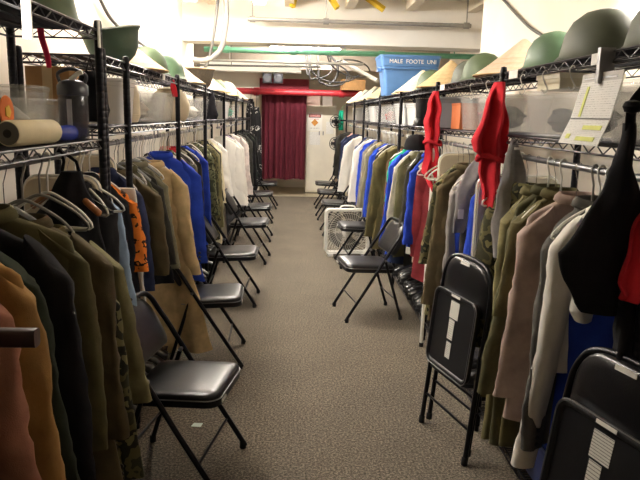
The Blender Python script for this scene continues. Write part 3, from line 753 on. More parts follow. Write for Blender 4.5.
# white puffed sleeve cloth in front of the suit jacket
t = thing('scarf', 'puffed white cloth hanging over the grey jacket sleeve by the apron', 'scarf', (1.0, 2.02, 0))
rows_cloth([(1.27, -.005, .03), (1.18, -.04, .05), (1.08, -.065, .05), (1.0, -.06, .03), (.965, -.04, .02)], .03, 17, amp=.006).build('cloth', WHITE, t)
G(R_, 2.34, 'wool_coat', PINKT, 'pinkish taupe coat between grey suit jacket and olive coats', 'coat', L=.92, T=.05, W=.215, out=.12, sleeve=.72, parts=('collar',), hk='clear plastic', rz=0, r0=.07, r1=.075)
G(R_, 2.48, 'army_coat', OLIVE, 'olive coat next to the pinkish taupe coat', 'coat', L=1.05, T=.045, W=.21, out=.1, sleeve=.42, parts=('collar', 'pocket'), hk='white plastic', r1=.07, rz=.05)
G(R_, 2.61, 'army_coat', OLIVE2, 'olive drab coat, middle one of three beside the taupe coat', 'coat', L=1.15, T=.045, W=.215, out=.1, sleeve=.8, parts=('collar',), hk='white plastic', rz=0)
G(R_, 2.74, 'field_jacket', OLIVEL, 'pale olive jacket with a raised shoulder, behind the other two olive coats', 'jacket', L=1.1, T=.05, W=.225, out=.12, sleeve=.62, parts=('collar',), hk='wire', r0=.07, r1=.06, dz=-.02)
G(R_, 2.85, 'camouflage_poncho', CAMO, 'ragged camouflage jacket with fringed edge beside the folded chair', 'jacket', L=1.05, T=.04, W=.225, out=.13, sleeve=.75, hk='wire', r1=.065)
G(R_, 3.15, 'uniform_coat', BLUE, 'royal blue coat behind the grey towels', 'coat', L=.8, T=.04, W=.215, out=.12, sleeve=.6, hk='white plastic')
G(R_, 3.29, 'jacket', BLACK2, 'black jacket between the grey towels', 'jacket', L=.85, T=.04, out=.1, hk='wire')
G(R_, 3.47, 'uniform_coat', BLUE, 'royal blue coat behind the towel with a care label', 'coat', L=.85, T=.035, W=.215, out=.12, sleeve=.62, hk='white plastic')
G(R_, 3.58, 'jacket', BLACK, 'black jacket beside the striped beige gown', 'jacket', L=.95, T=.035, out=.1, hk='wire')
G(R_, 3.69, 'gown', STRIPE, 'beige and lilac striped gown next to the brown olive coat', 'gown', L=.95, T=.04, out=.13, sleeve=.75, hk='white plastic')
G(R_, 3.82, 'army_coat', OLIVEB, 'brown olive coat between striped gown and white pole', 'coat', L=1.0, T=.055, W=.22, out=.14, sleeve=.78, parts=('collar',), hk='grey plastic', r0=.07, r1=.06, rz=0)
G(R_, 3.96, 'field_jacket', CAMO, 'camouflage jacket next to the white pole', 'jacket', L=.95, T=.045, out=.12, sleeve=.55, hk='wire')
# cream garment bags
def garment_bag(y, side, label, w=.27, mat=None, z1=1.40, z0=.75, dx=0):
    t = thing('garment_bag', label, 'garment bag', (rod_x(side, y)+dx, y, 0), 0, 'garment bags')
    prof = rrect(w*2, z1-z0, .06, 5)
    MB().loft([[(x*k, n, (z1+z0)/2+zz*k) for x, zz in prof] for k, n in ((.97, -.03), (1, -.015), (1, .015), (.97, .03))], True, True).build('cover', mat, t)
    MB().tube([(x*1.0, -.016, (z1+z0)/2+zz) for x, zz in prof+prof[:1]], .005, 6).build('piping', WHITEPL, t)
    MB().tube([(0, 0, z1), (0, 0, 1.44), (.0, 0, 1.472)], .003, 6).build('hook', CHROME, t)
garment_bag(2.965+.09, R_, 'clear plastic garment bag behind the olive coats', .2, clear_plastic('bag_plastic', '#cfc8b4', .6, .3), 1.36, .7, .03)
garment_bag(4.2, R_, 'cream cloth garment bag between camouflage jacket and white pole', .16, fabric('cloth_bag', '#d8cbb0', vary=.06), 1.4, .5, .06)
garment_bag(2.62, L_, 'cream cloth garment bag behind the black halter dress', .15, fabric('cloth_bag', '#d8cbb0', vary=.06), 1.36, .6, -.08)
garment_bag(3.3, L_, 'cream cloth garment bag past the orange leopard shirt', .14, fabric('cloth_bag', '#d8cbb0', vary=.06), 1.4, .6, -.1)
# white pole and maroon garment
t = thing('pole', 'thin white pole leaning against the red cloth rack post', 'pole', (.955, 4.36, 0))
MB().tube([(.0, 0, .02), (.02, .03, 1.42)], .013, 10).build('shaft', WHITEPL, t)
MB().lathe([(.016, 0), (.016, .03)], 12).build('ferrule', RUBBER, t)
G(R_, 4.63, 'long_dress', MAROON, 'narrow maroon dress behind the red cloth tied to the post', 'dress', L=.95, T=.03, W=.2, out=.08, sleeve=.7, hk='wire')
G(R_, 4.74, 'long_dress', LGREY, 'pale mauve grey dress next to the maroon one', 'dress', L=.8, T=.03, W=.2, out=.12, sleeve=.7, hk='white plastic')
far_right = [
 (4.90, 'uniform_coat', BLUE, 'bright royal blue coat hanging above the pile of boots', 'coat', dict(L=.72, W=.22, out=.16, sleeve=.6, r0=.07, r1=.065, parts=('collar',))),
 (5.03, 'jacket', CHAR, 'charcoal jacket just behind the bright blue coat', 'jacket', dict(L=.8, out=.14, sleeve=.6)),
 (5.17, 'wool_coat', CHAR, 'dark charcoal coat with long sleeves beside the green grey coat', 'coat', dict(L=.9, out=.18, sleeve=.66)),
 (5.31, 'army_coat', OLIVE2, 'green grey coat beside the pale grey coat', 'coat', dict(L=.9, W=.22, out=.2, sleeve=.7)),
 (5.45, 'wool_coat', LGREY, 'pale grey coat between green grey coat and blue one', 'coat', dict(L=.9, W=.22, out=.2, sleeve=.7)),
 (5.62, 'uniform_coat', BLUE, 'royal blue coat next to the pale grey coat', 'coat', dict(L=.9, W=.22, out=.21, sleeve=.75, r1=.06)),
 (5.80, 'shirt', TEAL, 'teal green shirt, the only one in the rows', 'shirt', dict(L=.65, W=.21, out=.2, sleeve=.4)),
 (5.92, 'shirt', BROWN, 'brown shirt beside the teal green shirt', 'shirt', dict(L=.75, out=.14)),
 (6.12, 'army_coat', OLIVE, 'long olive coat just past the teal shirt', 'coat', dict(L=1.0, W=.225, out=.22, sleeve=.8, r0=.075, r1=.065, T=.06)),
 (6.32, 'army_coat', OLIVEL, 'lighter olive coat behind the long olive coat', 'coat', dict(L=.95, W=.22, out=.22, sleeve=.7)),
 (6.6, 'jacket', BLACK2, 'black jacket behind the lighter olive coat', 'jacket', dict(L=.9, out=.16)),
 (6.85, 'uniform_coat', BLUE, 'royal blue coat behind the olive coats by the fan', 'coat', dict(L=1.0, out=.2, sleeve=.8)),
 (7.1, 'wool_coat', GREYOL, 'olive grey coat hanging above the fan, first of two', 'coat', dict(L=.85, W=.22, out=.2, sleeve=.65, T=.06)),
 (7.3, 'wool_coat', KHAKI, 'khaki coat hanging above the fan, second of two', 'coat', dict(L=.85, W=.22, out=.22, sleeve=.65)),
 (7.6, 'wool_coat', GREYF, 'grey coat between khaki coat and blue trimmed shirt', 'coat', dict(L=.9, W=.23, out=.22, sleeve=.75)),
 (7.85, 'shirt', BLUE, 'royal blue shirt before the long white sleeves', 'shirt', dict(L=.9, out=.22, sleeve=.75)),
 (8.15, 'lab_coat', WHITE, 'white coat with long hanging sleeve, first of two past the fan', 'coat', dict(L=.9, W=.24, out=.27, sleeve=.8, r0=.07, r1=.075)),
 (8.45, 'jacket', GREYF, 'mid grey jacket between two white coats', 'jacket', dict(L=.85, W=.23, out=.24, sleeve=.7)),
 (8.75, 'jacket', NAVY, 'navy jacket behind the first white coat', 'jacket', dict(L=.85, out=.2)),
 (9.24, 'lab_coat', WHITE, 'white coat with long hanging sleeve, second of two past the fan', 'coat', dict(L=.8, W=.25, out=.32, sleeve=.72, r0=.075, r1=.08)),
 (9.5, 'jacket', GREYF, 'grey jacket behind the second white coat', 'jacket', dict(L=.8, out=.26, W=.24)),
 (9.9, 'jacket', NAVY, 'navy jacket, first of two near the cabinet', 'jacket', dict(L=.8, out=.3, W=.25, sleeve=.6)),
 (10.3, 'jacket', NAVY, 'navy jacket, second of two near the cabinet', 'jacket', dict(L=.85, out=.32, W=.26, sleeve=.65)),
 (10.8, 'shirt', PINK, 'pink shirt near the cabinet end', 'shirt', dict(L=.85, out=.32, W=.26, sleeve=.7)),
 (11.2, 'jacket', CHAR, 'charcoal jacket next to the pink shirt', 'jacket', dict(L=.85, out=.32, W=.27)),
 (11.6, 'long_coat', BLACK, 'black coat at the cabinet end of the row', 'coat', dict(L=.95, out=.34, W=.28)),
]
for y, nm, m, lab, cat, kw in far_right:
    kw.setdefault('T', .045)
    if y > 6.7: kw['L'] = min(kw.get('L', .75), .8); kw['sleeve'] = min(kw.get('sleeve', .56), .72)
    G(R_, y, nm, m, lab, cat, hk='white plastic', **kw)
# black cap hanging on a hanger hook
t = thing('cap', 'black cap hung over the rail beside the bright royal blue coat', 'hat', (.87, 4.5, 1.40))
MB().lathe([(.085, 0), (.085, .03), (.075, .07), (.045, .10), (.001, .11)], 20).build('crown', BLACK, t)
MB().tube([(0, 0, .105), (.1, 0, .1), (.195, 0, .075)], .003, 6).build('loop', BLACK, t)

# ---- empty hangers
def empties(side, ys, kinds, where):
    for i, y in enumerate(ys):
        k = kinds[i % len(kinds)]
        hanger(side, y, k, 'empty %s hanger on the rail %s' % (k, where), rnd.uniform(-.7, .7), 'empty %s hangers on the rail %s' % (k, where), .8)
empties(L_, [2.24, 2.4, 2.44, 2.57, 2.6], ['white plastic', 'wooden', 'wire', 'cream plastic'], 'around the black halter dress')
empties(L_, [3.25, 3.29, 3.48, 3.66, 3.9, 4.05, 4.25], ['white plastic', 'cream plastic', 'wire', 'white plastic'], 'between leopard shirt and blue coat')
empties(L_, [4.6, 4.72, 4.77, 4.9, 5.05, 5.2, 5.35, 5.55, 5.72], ['white plastic', 'cream plastic'], 'under the cream sack')
empties(L_, [5.95, 6.15, 6.25, 6.4, 6.6, 6.8, 7.05, 7.35], ['white plastic', 'cream plastic'], 'above the camouflage jackets')
empties(R_, [2.16, 2.54, 2.95, 3.0], ['white plastic', 'wire'], 'above the three olive coats')
empties(R_, [3.2, 3.4, 3.53, 4.08, 4.2, 4.3, 4.4], ['wire', 'white plastic', 'cream plastic'], 'between the two red cloths')
empties(R_, [4.56, 5.1, 5.53, 5.7, 5.86], ['white plastic', 'wire'], 'above the pile of boots')
empties(R_, [6.2, 6.45, 6.52, 6.7, 6.78, 6.95, 7.2, 7.38], ['white plastic', 'cream plastic'], 'behind the box fan')

# ------------------------------------------------------------------ folding chairs
def slab(w, d, r, layers):
    """layers of (z, inset)"""
    rings = []
    for z, ins in layers:
        rings.append([(x, y, z) for x, y in rrect(w-2*ins, d-2*ins, max(.012, r-ins), 6)])
    return MB().loft(rings, True, True)
def back_panel(w, h, th):
    """local: y width, z height, x normal (front +x). rounded top corners, curved"""
    out = []
    r1, r2 = .13, .05
    for cy, cz, r, a0 in ((w/2-r1, h/2-r1, r1, 0), (-w/2+r1, h/2-r1, r1, pi/2), (-w/2+r2, -h/2+r2, r2, pi), (w/2-r2, -h/2+r2, r2, 3*pi/2)):
        for k in range(8):
            a = a0+pi/2*k/7; out.append((cy+r*cos(a), cz+r*sin(a)))
    rings = []
    for n, k in ((-th*.5, .94), (-th*.4, .99), (0, 1), (th*.3, .98), (th*.5, .92), (th*.62, .7), (th*.66, .35)):
        rings.append([(n - .35*(y*k)**2*1.2 + .0, y*k, z*k) for y, z in out])
    return MB().loft(rings, True, True)
def make_chair(label):
    t = thing('folding_chair', label, 'folding chair')
    def fr(z): return .235 - .615*z
    for s in (-1, 1):
        l = MB().tube([(fr(.0), s*.225, 0.012), (fr(.3), s*.224, .3), (fr(.47), s*.223, .47)], .0125, 10).build('leg', BLACKMETAL, t)
        MB().lathe([(.015, 0), (.016, .004), (.016, .03), (.013, .034)], 12, (fr(0.02), s*.225, 0)).build('rubber_foot', RUBBER, l)
    for s in (-1, 1):
        l = MB().tube([(-.235, s*.202, .012), (-.16, s*.202, .25), (-.085, s*.204, .49)], .0115, 10).build('leg', BLACKMETAL, t)
        MB().lathe([(.0145, 0), (.0155, .004), (.0155, .03), (.0125, .034)], 12, (-.232, s*.202, 0)).build('rubber_foot', RUBBER, l)
        MB().lathe([(.001, -.014), (.01, -.012), (.01, .03), (.001, .032)], 10).xf(Matrix.Translation((-.08, s*.205, .5)) @ Matrix.Rotation(-s*pi/2, 4, 'X')).build('hinge', STEEL, l)
    top = spline([(fr(.47), -.223, .47), (fr(.62), -.221, .62), (-.19, -.217, .685), (-.222, -.195, .75), (-.238, -.14, .783), (-.242, 0, .79),
                  (-.238, .14, .783), (-.222, .195, .75), (-.19, .217, .685), (fr(.62), .221, .62), (fr(.47), .223, .47)], 5)
    MB().tube(top, .0125, 10).build('back_frame', BLACKMETAL, t)
    MB().tube([(fr(.15), -.224, .15), (fr(.15), .224, .15)], .007, 8).build('crossbar', BLACKMETAL, t)
    MB().tube([(-.185, -.202, .17), (-.185, .202, .17)], .007, 8).build('crossbar', BLACKMETAL, t)
    seat = slab(.40, .40, .06, [(0, .0), (.006, -.001), (.016, .0), (.024, .006), (.03, .02), (.034, .05), (.036, .1)]).build('seat', VINYL, t, loc=(.025, 0, .425))
    seat.rotation_euler = (0, radians(-2.5), 0)
    slab(.405, .405, .062, [(-.03, .006), (-.028, .0), (.002, 0), (.004, .004)]).build('seat_pan', SHELL, seat)
    MB().tube([(x, y, .004) for x, y in rrect(.408, .408, .062, 6)+rrect(.408, .408, .062, 6)[:1]], .003, 6).build('seat_rim', STEEL, seat)
    MB().box(.203, -.15, -.02, .2065, -.09, -.008).build('sticker', PAPER, seat, smooth=False)
    bk = back_panel(.425, .26, .034).build('backrest', VINYL, t, loc=(-.19, 0, .655))
    bk.rotation_euler = (0, radians(-27), 0)
    return t
CH_L = ['black padded folding chair beside the camouflage jacket, its back against the olive shirt',
        'open folding chair beside the hem of the long beige coat',
        'open folding chair just beyond the beige coat, beside the royal blue coats',
        'open folding chair in front of the camouflage jackets and cream coat',
        'open folding chair below the white robes',
        'open folding chair below the pale pink coat',
        'last open folding chair before the red curtain, opposite the cabinet']
c0 = make_chair(CH_L[0])
def seat_at(src, near, far, face, label=None, first=False):
    """front feet on the floor: near and far points; face = aisle direction sign in x"""
    n, f = Vector((*near, 0)), Vector((*far, 0))
    mid = (n+f)/2; d = (f-n).normalized()
    fw = Vector((d.y, -d.x, 0)) * 1
    if fw.x*face < 0: fw = -fw
    rz = atan2(fw.y, fw.x)
    loc = mid - fw*.235
    loc.z = 0
    if first:
        src.location = loc; src.rotation_euler = (0, 0, rz); return src
    return copy_thing(src, loc, rz, label)
c0['group'] = 'open folding chairs along the aisle'
seat_at(c0, (-.29, 2.47), (-.206, 2.93), 1, first=True)
LC = [((-.30, 3.93), (-.315, 4.39)), ((-.288, 5.27), (-.279, 5.72)), ((-.265, 6.87), (-.235, 7.31)), ((-.255, 8.12), (-.245, 8.57)), ((-.273, 9.57), (-.28, 10.02)), ((-.25, 11.05), (-.24, 11.5))]
for i, (a, b) in enumerate(LC): seat_at(c0, a, b, 1, CH_L[i+1])
CH_R = ['open folding chair standing alone in front of the bright blue coat and boots',
        'open folding chair standing partly before the white box fan',
        'open folding chair just behind the white box fan',
        'open folding chair second beyond the box fan',
        'last open folding chair before the cabinet with the danger sign']
RC = [((.448, 4.874), (.374, 5.335)), ((.54, 6.72), (.51, 7.17)), ((.435, 8.62), (.42, 9.07)), ((.415, 9.95), (.405, 10.4)), ((.43, 11.25), (.42, 11.7))]
for i, (a, b) in enumerate(RC): seat_at(c0, a, b, -1, CH_R[i])
if True:  # second far pair chair tucked behind the first of the curtain row
    pass

# folded chairs
STICK = paper_mat('sticker_print', '#e9e6dc', '#8b877e', 9, 'X', .42, 40)
def make_folded(label):
    """local: x towards the aisle (normal), y width, z along the length"""
    t = thing('folded_chair', label, 'folding chair', (0,0,0), 0, 'folded chairs leaning on the rack')
    for s in (-1, 1):
        l = MB().tube([(0, s*.225, .012), (0, s*.222, .6)], .0125, 10).build('leg', BLACKMETAL, t)
        MB().lathe([(.015, 0), (.016, .004), (.016, .035), (.013, .04)], 12, (0, s*.225, 0)).build('rubber_foot', RUBBER, l)
    for s in (-1, 1):
        l = MB().tube([(-.028, s*.2, .05), (-.028, s*.2, .62)], .0115, 10).build('leg', BLACKMETAL, t)
        MB().lathe([(.0145, .03), (.0155, .034), (.0155, .06), (.0125, .064)], 12, (-.028, s*.2, 0)).build('rubber_foot', RUBBER, l)
    top = spline([(0, -.222, .6), (0, -.22, .78), (0, -.21, .86), (0, -.17, .925), (0, -.1, .952), (0, 0, .958), (0, .1, .952), (0, .17, .925), (0, .21, .86), (0, .22, .78), (0, .222, .6)], 5)
    MB().tube(top, .0125, 10).build('back_frame', BLACKMETAL, t)
    for z, x in ((.17, 0), (.33, 0), (.25, -.028)):
        MB().tube([(x, -.222, z), (x, .222, z)], .007, 8).build('crossbar', BLACKMETAL, t)
    bk = back_panel(.415, .25, .03).build('backrest', VINYL, t, loc=(.012, 0, .825))
    MB().box(.018, -.03, .1, .021, .05, .116).build('sticker', PAPER, bk, smooth=False)
    seat = bpy.data.objects.new('seat', slab(.40, .40, .05, [(-.022, .03), (-.012, .006), (0, 0), (.014, 0), (.018, .006), (.016, .016), (.008, .022)]).build('tmp', VINYL).data)
    bpy.data.objects.remove(bpy.data.objects['tmp']); COL.objects.link(seat); seat.parent = t
    # slab lies in xy with z normal -> turn so that z normal points along +x and y stays width
    seat.data.name = 'seat'
    seat.data.materials.clear(); seat.data.materials.append(SHELL)
    seat.matrix_local = Matrix.Translation((.035, 0, .575)) @ Matrix.Rotation(pi/2, 4, 'Y')
    rim = rrect(.402, .402, .05, 6)
    MB().tube([(x, y, .016) for x, y in rim+rim[:1]], .0022, 6).build('seat_rim', STEEL, seat)
    # printed stickers on the underside: local x = -z of the chair
    for cx, cy, w, h, m, n in ((-.12, .0, .085, .08, STICK, 'printed_label'), (-.02, -.008, .1, .05, STICK, 'printed_label'), (.085, -.005, .08, .045, STICK, 'printed_label')):
        MB().box(cx-w/2, cy-h/2, .0085, cx+w/2, cy+h/2, .0098).build(n, m, seat, smooth=False)
    MB().box(-.198, -.03, .019, -.186, .05, .021).build('sticker', PAPER, seat, smooth=False)
    return t
def lean(root, foot_far, foot_near, t):
    f, n = Vector((*foot_far, 0)), Vector((*foot_near, 0))
    c = (f+n)/2; yv = (f-n).normalized()
    out = Vector((yv.y, -yv.x, 0))
    if out.x > 0: out = -out
    zv = (Vector((0, 0, 1))*sqrt(1-t*t) - out*t).normalized()
    xv = yv.cross(zv).normalized()
    if xv.dot(out) < 0:
        yv = -yv; xv = yv.cross(zv).normalized()
    root.matrix_world = Matrix(((xv.x, yv.x, zv.x, c.x), (xv.y, yv.y, zv.y, c.y), (xv.z, yv.z, zv.z, c.z+.002), (0,0,0,1)))
f1 = make_folded('folded black chair with printed labels leaning beside the grey towels')
lean(f1, (.72, 3.207), (.847, 2.745), .10)
f2 = copy_thing(f1, (0,0,0), 0, 'folded black chair leaning in the corner below the black apron')
lean(f2, (.79, 1.88), (.92, 1.42), .14)

# ------------------------------------------------------------------ box fan
t = thing('box_fan', 'white square box fan standing on the carpet behind an open chair', 'fan', (.665, 7.42, 0), .1)
w = .53
out = rrect(w, w, .05, 6); inn = rrect(w-.05, w-.05, .035, 6)
fr_ = MB()
def ringxz(o2, y, cz=.29): return [(x, y, z+cz) for x, z in o2]
fr_.loft([ringxz(inn, -.05), ringxz(out, -.055), ringxz(out, .055), ringxz(inn, .05), ringxz(inn, -.05)], False, False).build('housing', WHITEPL, t, angle=40)
FANG = solid('fan_grille', '#cfcabd', .5)
def grille(y):
    g = MB()
    for k in range(46):
        a = 2*pi*k/46
        pts = []
        for q in range(5):
            rr = .07+q*.06 ; aa = a+.45*q/4
            x, z = rr*cos(aa), rr*sin(aa)
            lim = w/2-.028
            sc_ = min(1, lim/max(abs(x), abs(z), 1e-6)); pts.append((x*sc_, y, z*sc_+.29))
        g.tube(pts, .0022, 4)
    for rr in (.07, .15, .22):
        g.tube([(rr*cos(2*pi*q/40), y, rr*sin(2*pi*q/40)+.29) for q in range(41)], .003, 5)
    return g
g1 = grille(-.05).build('front_grille', FANG, t)
MB().lathe([(.001, .012), (.05, .01), (.068, 0), (.068, -.004)], 28).xf(Matrix.Translation((0, -.052, .29)) @ Matrix.Rotation(pi/2, 4, 'X')).build('grille_hub', WHITEPL, g1)
MB().lathe([(.001, .026), (.026, .024), (.03, .01)], 20).xf(Matrix.Translation((0, -.052, .29)) @ Matrix.Rotation(pi/2, 4, 'X')).build('dial', FANG, g1)
grille(.05).build('rear_grille', FANG, t)
bl = MB()
for k in range(5):
    a0 = 2*pi*k/5; rings = []
    for q in range(6):
        rr = .05+.036*q; hw = .42+.05*q
        rings.append([(rr*cos(a0+s*hw*.8), s*.02+dy, rr*sin(a0+s*hw*.8)+.29) for s, dy in ((-1, 0), (-.3, -.002), (.4, -.002), (1, 0), (1, .003), (.4, .001), (-.3, .001), (-1, .003))])
    bl.loft(rings, True, True)
bl.build('fan_blades', solid('fan_blade', '#55524c', .4), t)
MB().lathe([(.001, -.03), (.06, -.03), (.06, .03), (.001, .03)], 24).xf(Matrix.Translation((0, 0, .29)) @ Matrix.Rotation(pi/2, 4, 'X')).build('motor', solid('motor_grey', '#77756f', .5), t)
MB().tube(spline([(-.09, 0, .553), (-.075, 0, .585), (0, 0, .592), (.075, 0, .585), (.09, 0, .553)]), .009, 8).build('handle', WHITEPL, t)
for s in (-1, 1): MB().box(s*.2-.03, -.08, 0, s*.2+.03, .08, .03).build('foot', WHITEPL, t, smooth=False)

# ------------------------------------------------------------------ curtain, cabinet, sign
CURT = fabric('cloth_curtain', '#5e222d', vary=.12, weave=250)
t = thing('curtain', 'tall dark red curtain hanging across the far doorway', 'curtain', (-.17, 13.0, 0))
N = 120; front = []; mbv = []; H = 26
zt, zb = 2.04, .34
mb = MB(); grid = []
for side_, off in ((0, 0), (1, .012)):
    for i in range(H+1):
        f = i/H; row = []
        for j in range(N+1):
            u = j/N; x = lerp(-.445, .445, u)
            a = lerp(.012, .045, min(1, f*2.2))
            y = a*sin(u*2*pi*8.5 + .5*sin(u*11)) + .5*a*sin(u*2*pi*4.2+1) + off
            z = lerp(zt, zb - .012*sin(u*2*pi*2.1+.6), f)
            row.append((x + .008*sin(u*2*pi*8.5+1.2)*f, y, z))
        grid.append(row)
for row in grid: mbv += row
fs = []
W1 = N+1
for sd in (0, 1):
    b = sd*(H+1)*W1
    for i in range(H):
        for j in range(N):
            q = (b+i*W1+j, b+i*W1+j+1, b+(i+1)*W1+j+1, b+(i+1)*W1+j)
            fs.append(q if sd else q[::-1])
o2 = (H+1)*W1
for j in range(N): fs.append((H*W1+j, H*W1+j+1, o2+H*W1+j+1, o2+H*W1+j))
for i in range(H):
    fs.append((i*W1, (i+1)*W1, o2+(i+1)*W1, o2+i*W1)); fs.append((i*W1+N, o2+i*W1+N, o2+(i+1)*W1+N, (i+1)*W1+N))
MB().add(mbv, fs).build('cloth', CURT, t, angle=80)
MB().tube([(-.6, .006, 2.05), (.6, .006, 2.05)], .016, 10).build('curtain_rod', BLACKMETAL, t)
# dark pelmet board above the curtain
struct(MB().box(-.66, 13.08, 2.08, .32, 13.14, 2.32).build('trim_1', solid('pelmet', '#7a1f2c', .8), smooth=False))
# jambs of the doorway behind
struct(MB().box(-1.9, 13.16, 0, -.66, 13.26, 2.92).build('wall_back_panel', WALLM, smooth=False))
CAB = solid('cabinet_paint', '#e9e2d0', .5, vary=.05, nscale=3)
t = thing('metal_cabinet', 'tall cream metal cabinet with a danger sign, next to the red curtain', 'cabinet', (.60, 13.75, 0))
MB().box(-.31, -.3, .03, .31, .25, 1.82).build('body', CAB, t, smooth=False)
MB().box(-.31, -.29, 0, .31, .25, .03).build('plinth', solid('plinth', '#77705f', .7), t, smooth=False)
for x0, x1, hx in ((-.305, -.004, -.04), (.004, .305, .04)):
    d = MB().box(x0, -.318, .06, x1, -.301, 1.80).build('door', CAB, t, smooth=False)
    MB().box(hx-.01, -.335, 1.22, hx+.01, -.318, 1.3).build('handle', STEEL, d, smooth=False)
YF = 13.75-.32
t = thing('danger_sign', 'white sign with red danger panel and orange diamond on the cabinet', 'sign', (.462, YF-.003, 1.50))
MB().box(-.155, -.004, -.19, .155, 0, .19).build('plate', PAPER, t, smooth=False)
hd = MB().box(-.125, -.007, .075, .125, -.003, .145).build('header', solid('sign_black', '#2a1c1a', .5), t, smooth=False)
MB().box(-.112, -.009, .087, .112, -.006, .133).build('red_panel', solid('sign_red', '#c22c2c', .5), hd, smooth=False)
def text(body, size, parent, loc, mat, rot=(pi/2, 0, 0), name='lettering', ext=.001, sx=1):
    c = bpy.data.curves.new(name, 'FONT'); c.body = body; c.size = size; c.align_x = 'CENTER'; c.align_y = 'CENTER'; c.extrude = ext
    tmp = bpy.data.objects.new(name, c); COL.objects.link(tmp)
    me = bpy.data.meshes.new_from_object(tmp.evaluated_get(bpy.context.evaluated_depsgraph_get()))
    bpy.data.objects.remove(tmp); me.materials.clear(); me.materials.append(mat)
    o = bpy.data.objects.new(name, me); COL.objects.link(o); o.parent = parent; o.location = loc; o.rotation_euler = rot; o.scale = (sx, 1, 1)
    return o
text('DANGER', .05, hd, (0, -.0105, .11), PAPER)
text('FLAMMABLE', .032, t, (0, -.006, .045), solid('sign_red', '#c22c2c', .5))
dm = MB().add([(0, -.008, -.09), (.075, -.008, -.015), (0, -.008, .06-.0), (-.075, -.008, -.015), (0, -.003, -.09), (.075, -.003, -.015), (0, -.003, .06), (-.075, -.003, -.015)],
         [(0,1,2,3), (0,4,5,1), (1,5,6,2), (2,6,7,3), (3,7,4,0)]).build('diamond_emblem', solid('sign_orange', '#c8862d', .5), t, smooth=False)
dm.location = (0, 0, -.01)
text('KEEP FIRE AWAY', .026, t, (0, -.006, -.14), solid('sign_grey', '#77706a', .6))
t = tag(MB().box(.36, YF-.006, 1.02, .58, YF-.002, 1.29).build('notice_sheet', paper_mat('notice_print', '#f1eee6', '#aaa69d', 12, 'Z', .5, 40), smooth=False), 'white paper notice taped below the danger sign', 'notice')
t = tag(MB().box(.70, YF-.006, 1.25, .85, YF-.002, 1.5).build('notice_sheet', paper_mat('notice_print', '#f1eee6', '#aaa69d', 12, 'Z', .5, 40), smooth=False), 'white paper sheet on the other cabinet door, by the upper clip fan', 'notice')
# clutter on the cabinet
for x, wd, h, m, lab in ((.42, .27, .19, solid('pinkish_box', '#c9a99b', .8), 'pinkish cardboard box on top of the cream cabinet'),
                         (.71, .2, .2, solid('greybox', '#a79b8f', .8), 'greyish cardboard box on top of the cream cabinet')):
    t = thing('carton', lab, 'box', (x, 13.6, 1.82), .06)
    MB().box(-wd/2, -.12, 0, wd/2, .12, h-.03).build('carton_body', m, t, smooth=False)
    MB().loft([[(px, py, h-.03+z) for px, py in rrect(wd+.01-ins, .25-ins, .02, 3)] for z, ins in ((0, 0), (.025, 0), (.03, .02))]).build('carton_lid', m, t, smooth=False)
t = thing('carton', 'brown cardboard box above the red pipe by the cabinet', 'box', (1.15, 12.6, 2.11), .1)
MB().box(-.22, -.13, 0, .22, .13, .2).build('carton_body', CARD, t, smooth=False)
MB().box(-.225, -.02, .198, .225, .02, .203).build('tape', solid('tape', '#c9ae83', .3), t, smooth=False)
# clip fans on the last rack posts
for z, lab in ((1.52, 'small round black clip fan at head height by the cabinet'), (1.12, 'small round black clip fan lower down by the cabinet')):
    t = thing('clip_fan', lab, 'fan', (.80, 11.9, z), .25, 'black clip fans on the last rack')
    g = MB()
    for rr, yy in ((.115, 0), (.08, -.03), (.045, -.04)):
        g.tube([(rr*cos(2*pi*q/32), yy, rr*sin(2*pi*q/32)) for q in range(33)], .004 if rr < .1 else .007, 6)
    for k in range(20):
        a = 2*pi*k/20; g.tube([(.02*cos(a), -.045, .02*sin(a)), (.08*cos(a), -.03, .08*sin(a)), (.115*cos(a), 0, .115*sin(a))], .002, 4)
    g.build('cage', BLACKMETAL, t)
    b = MB()
    for k in range(4):
        a = pi/2*k; b.loft([[(r*cos(a+s*w_), s*.01+dy, r*sin(a+s*w_)) for s, dy in ((-1, 0), (1, 0), (1, .003), (-1, .003))] for r, w_ in ((.02, .3), (.06, .5), (.1, .45))])
    b.build('fan_blades', solid('clip_blade', '#55534f', .4), t)
    MB().lathe([(.001, -.02), (.04, -.018), (.045, .02), (.03, .06), (.001, .065)], 20).xf(Matrix.Rotation(-pi/2, 4, 'X')).build('motor', BLACKMETAL, t)
    MB().tube([(0, .05, 0), (.1, .07, .02), (.215, .02, .02)], .014, 8).build('clamp_arm', BLACKMETAL, t)

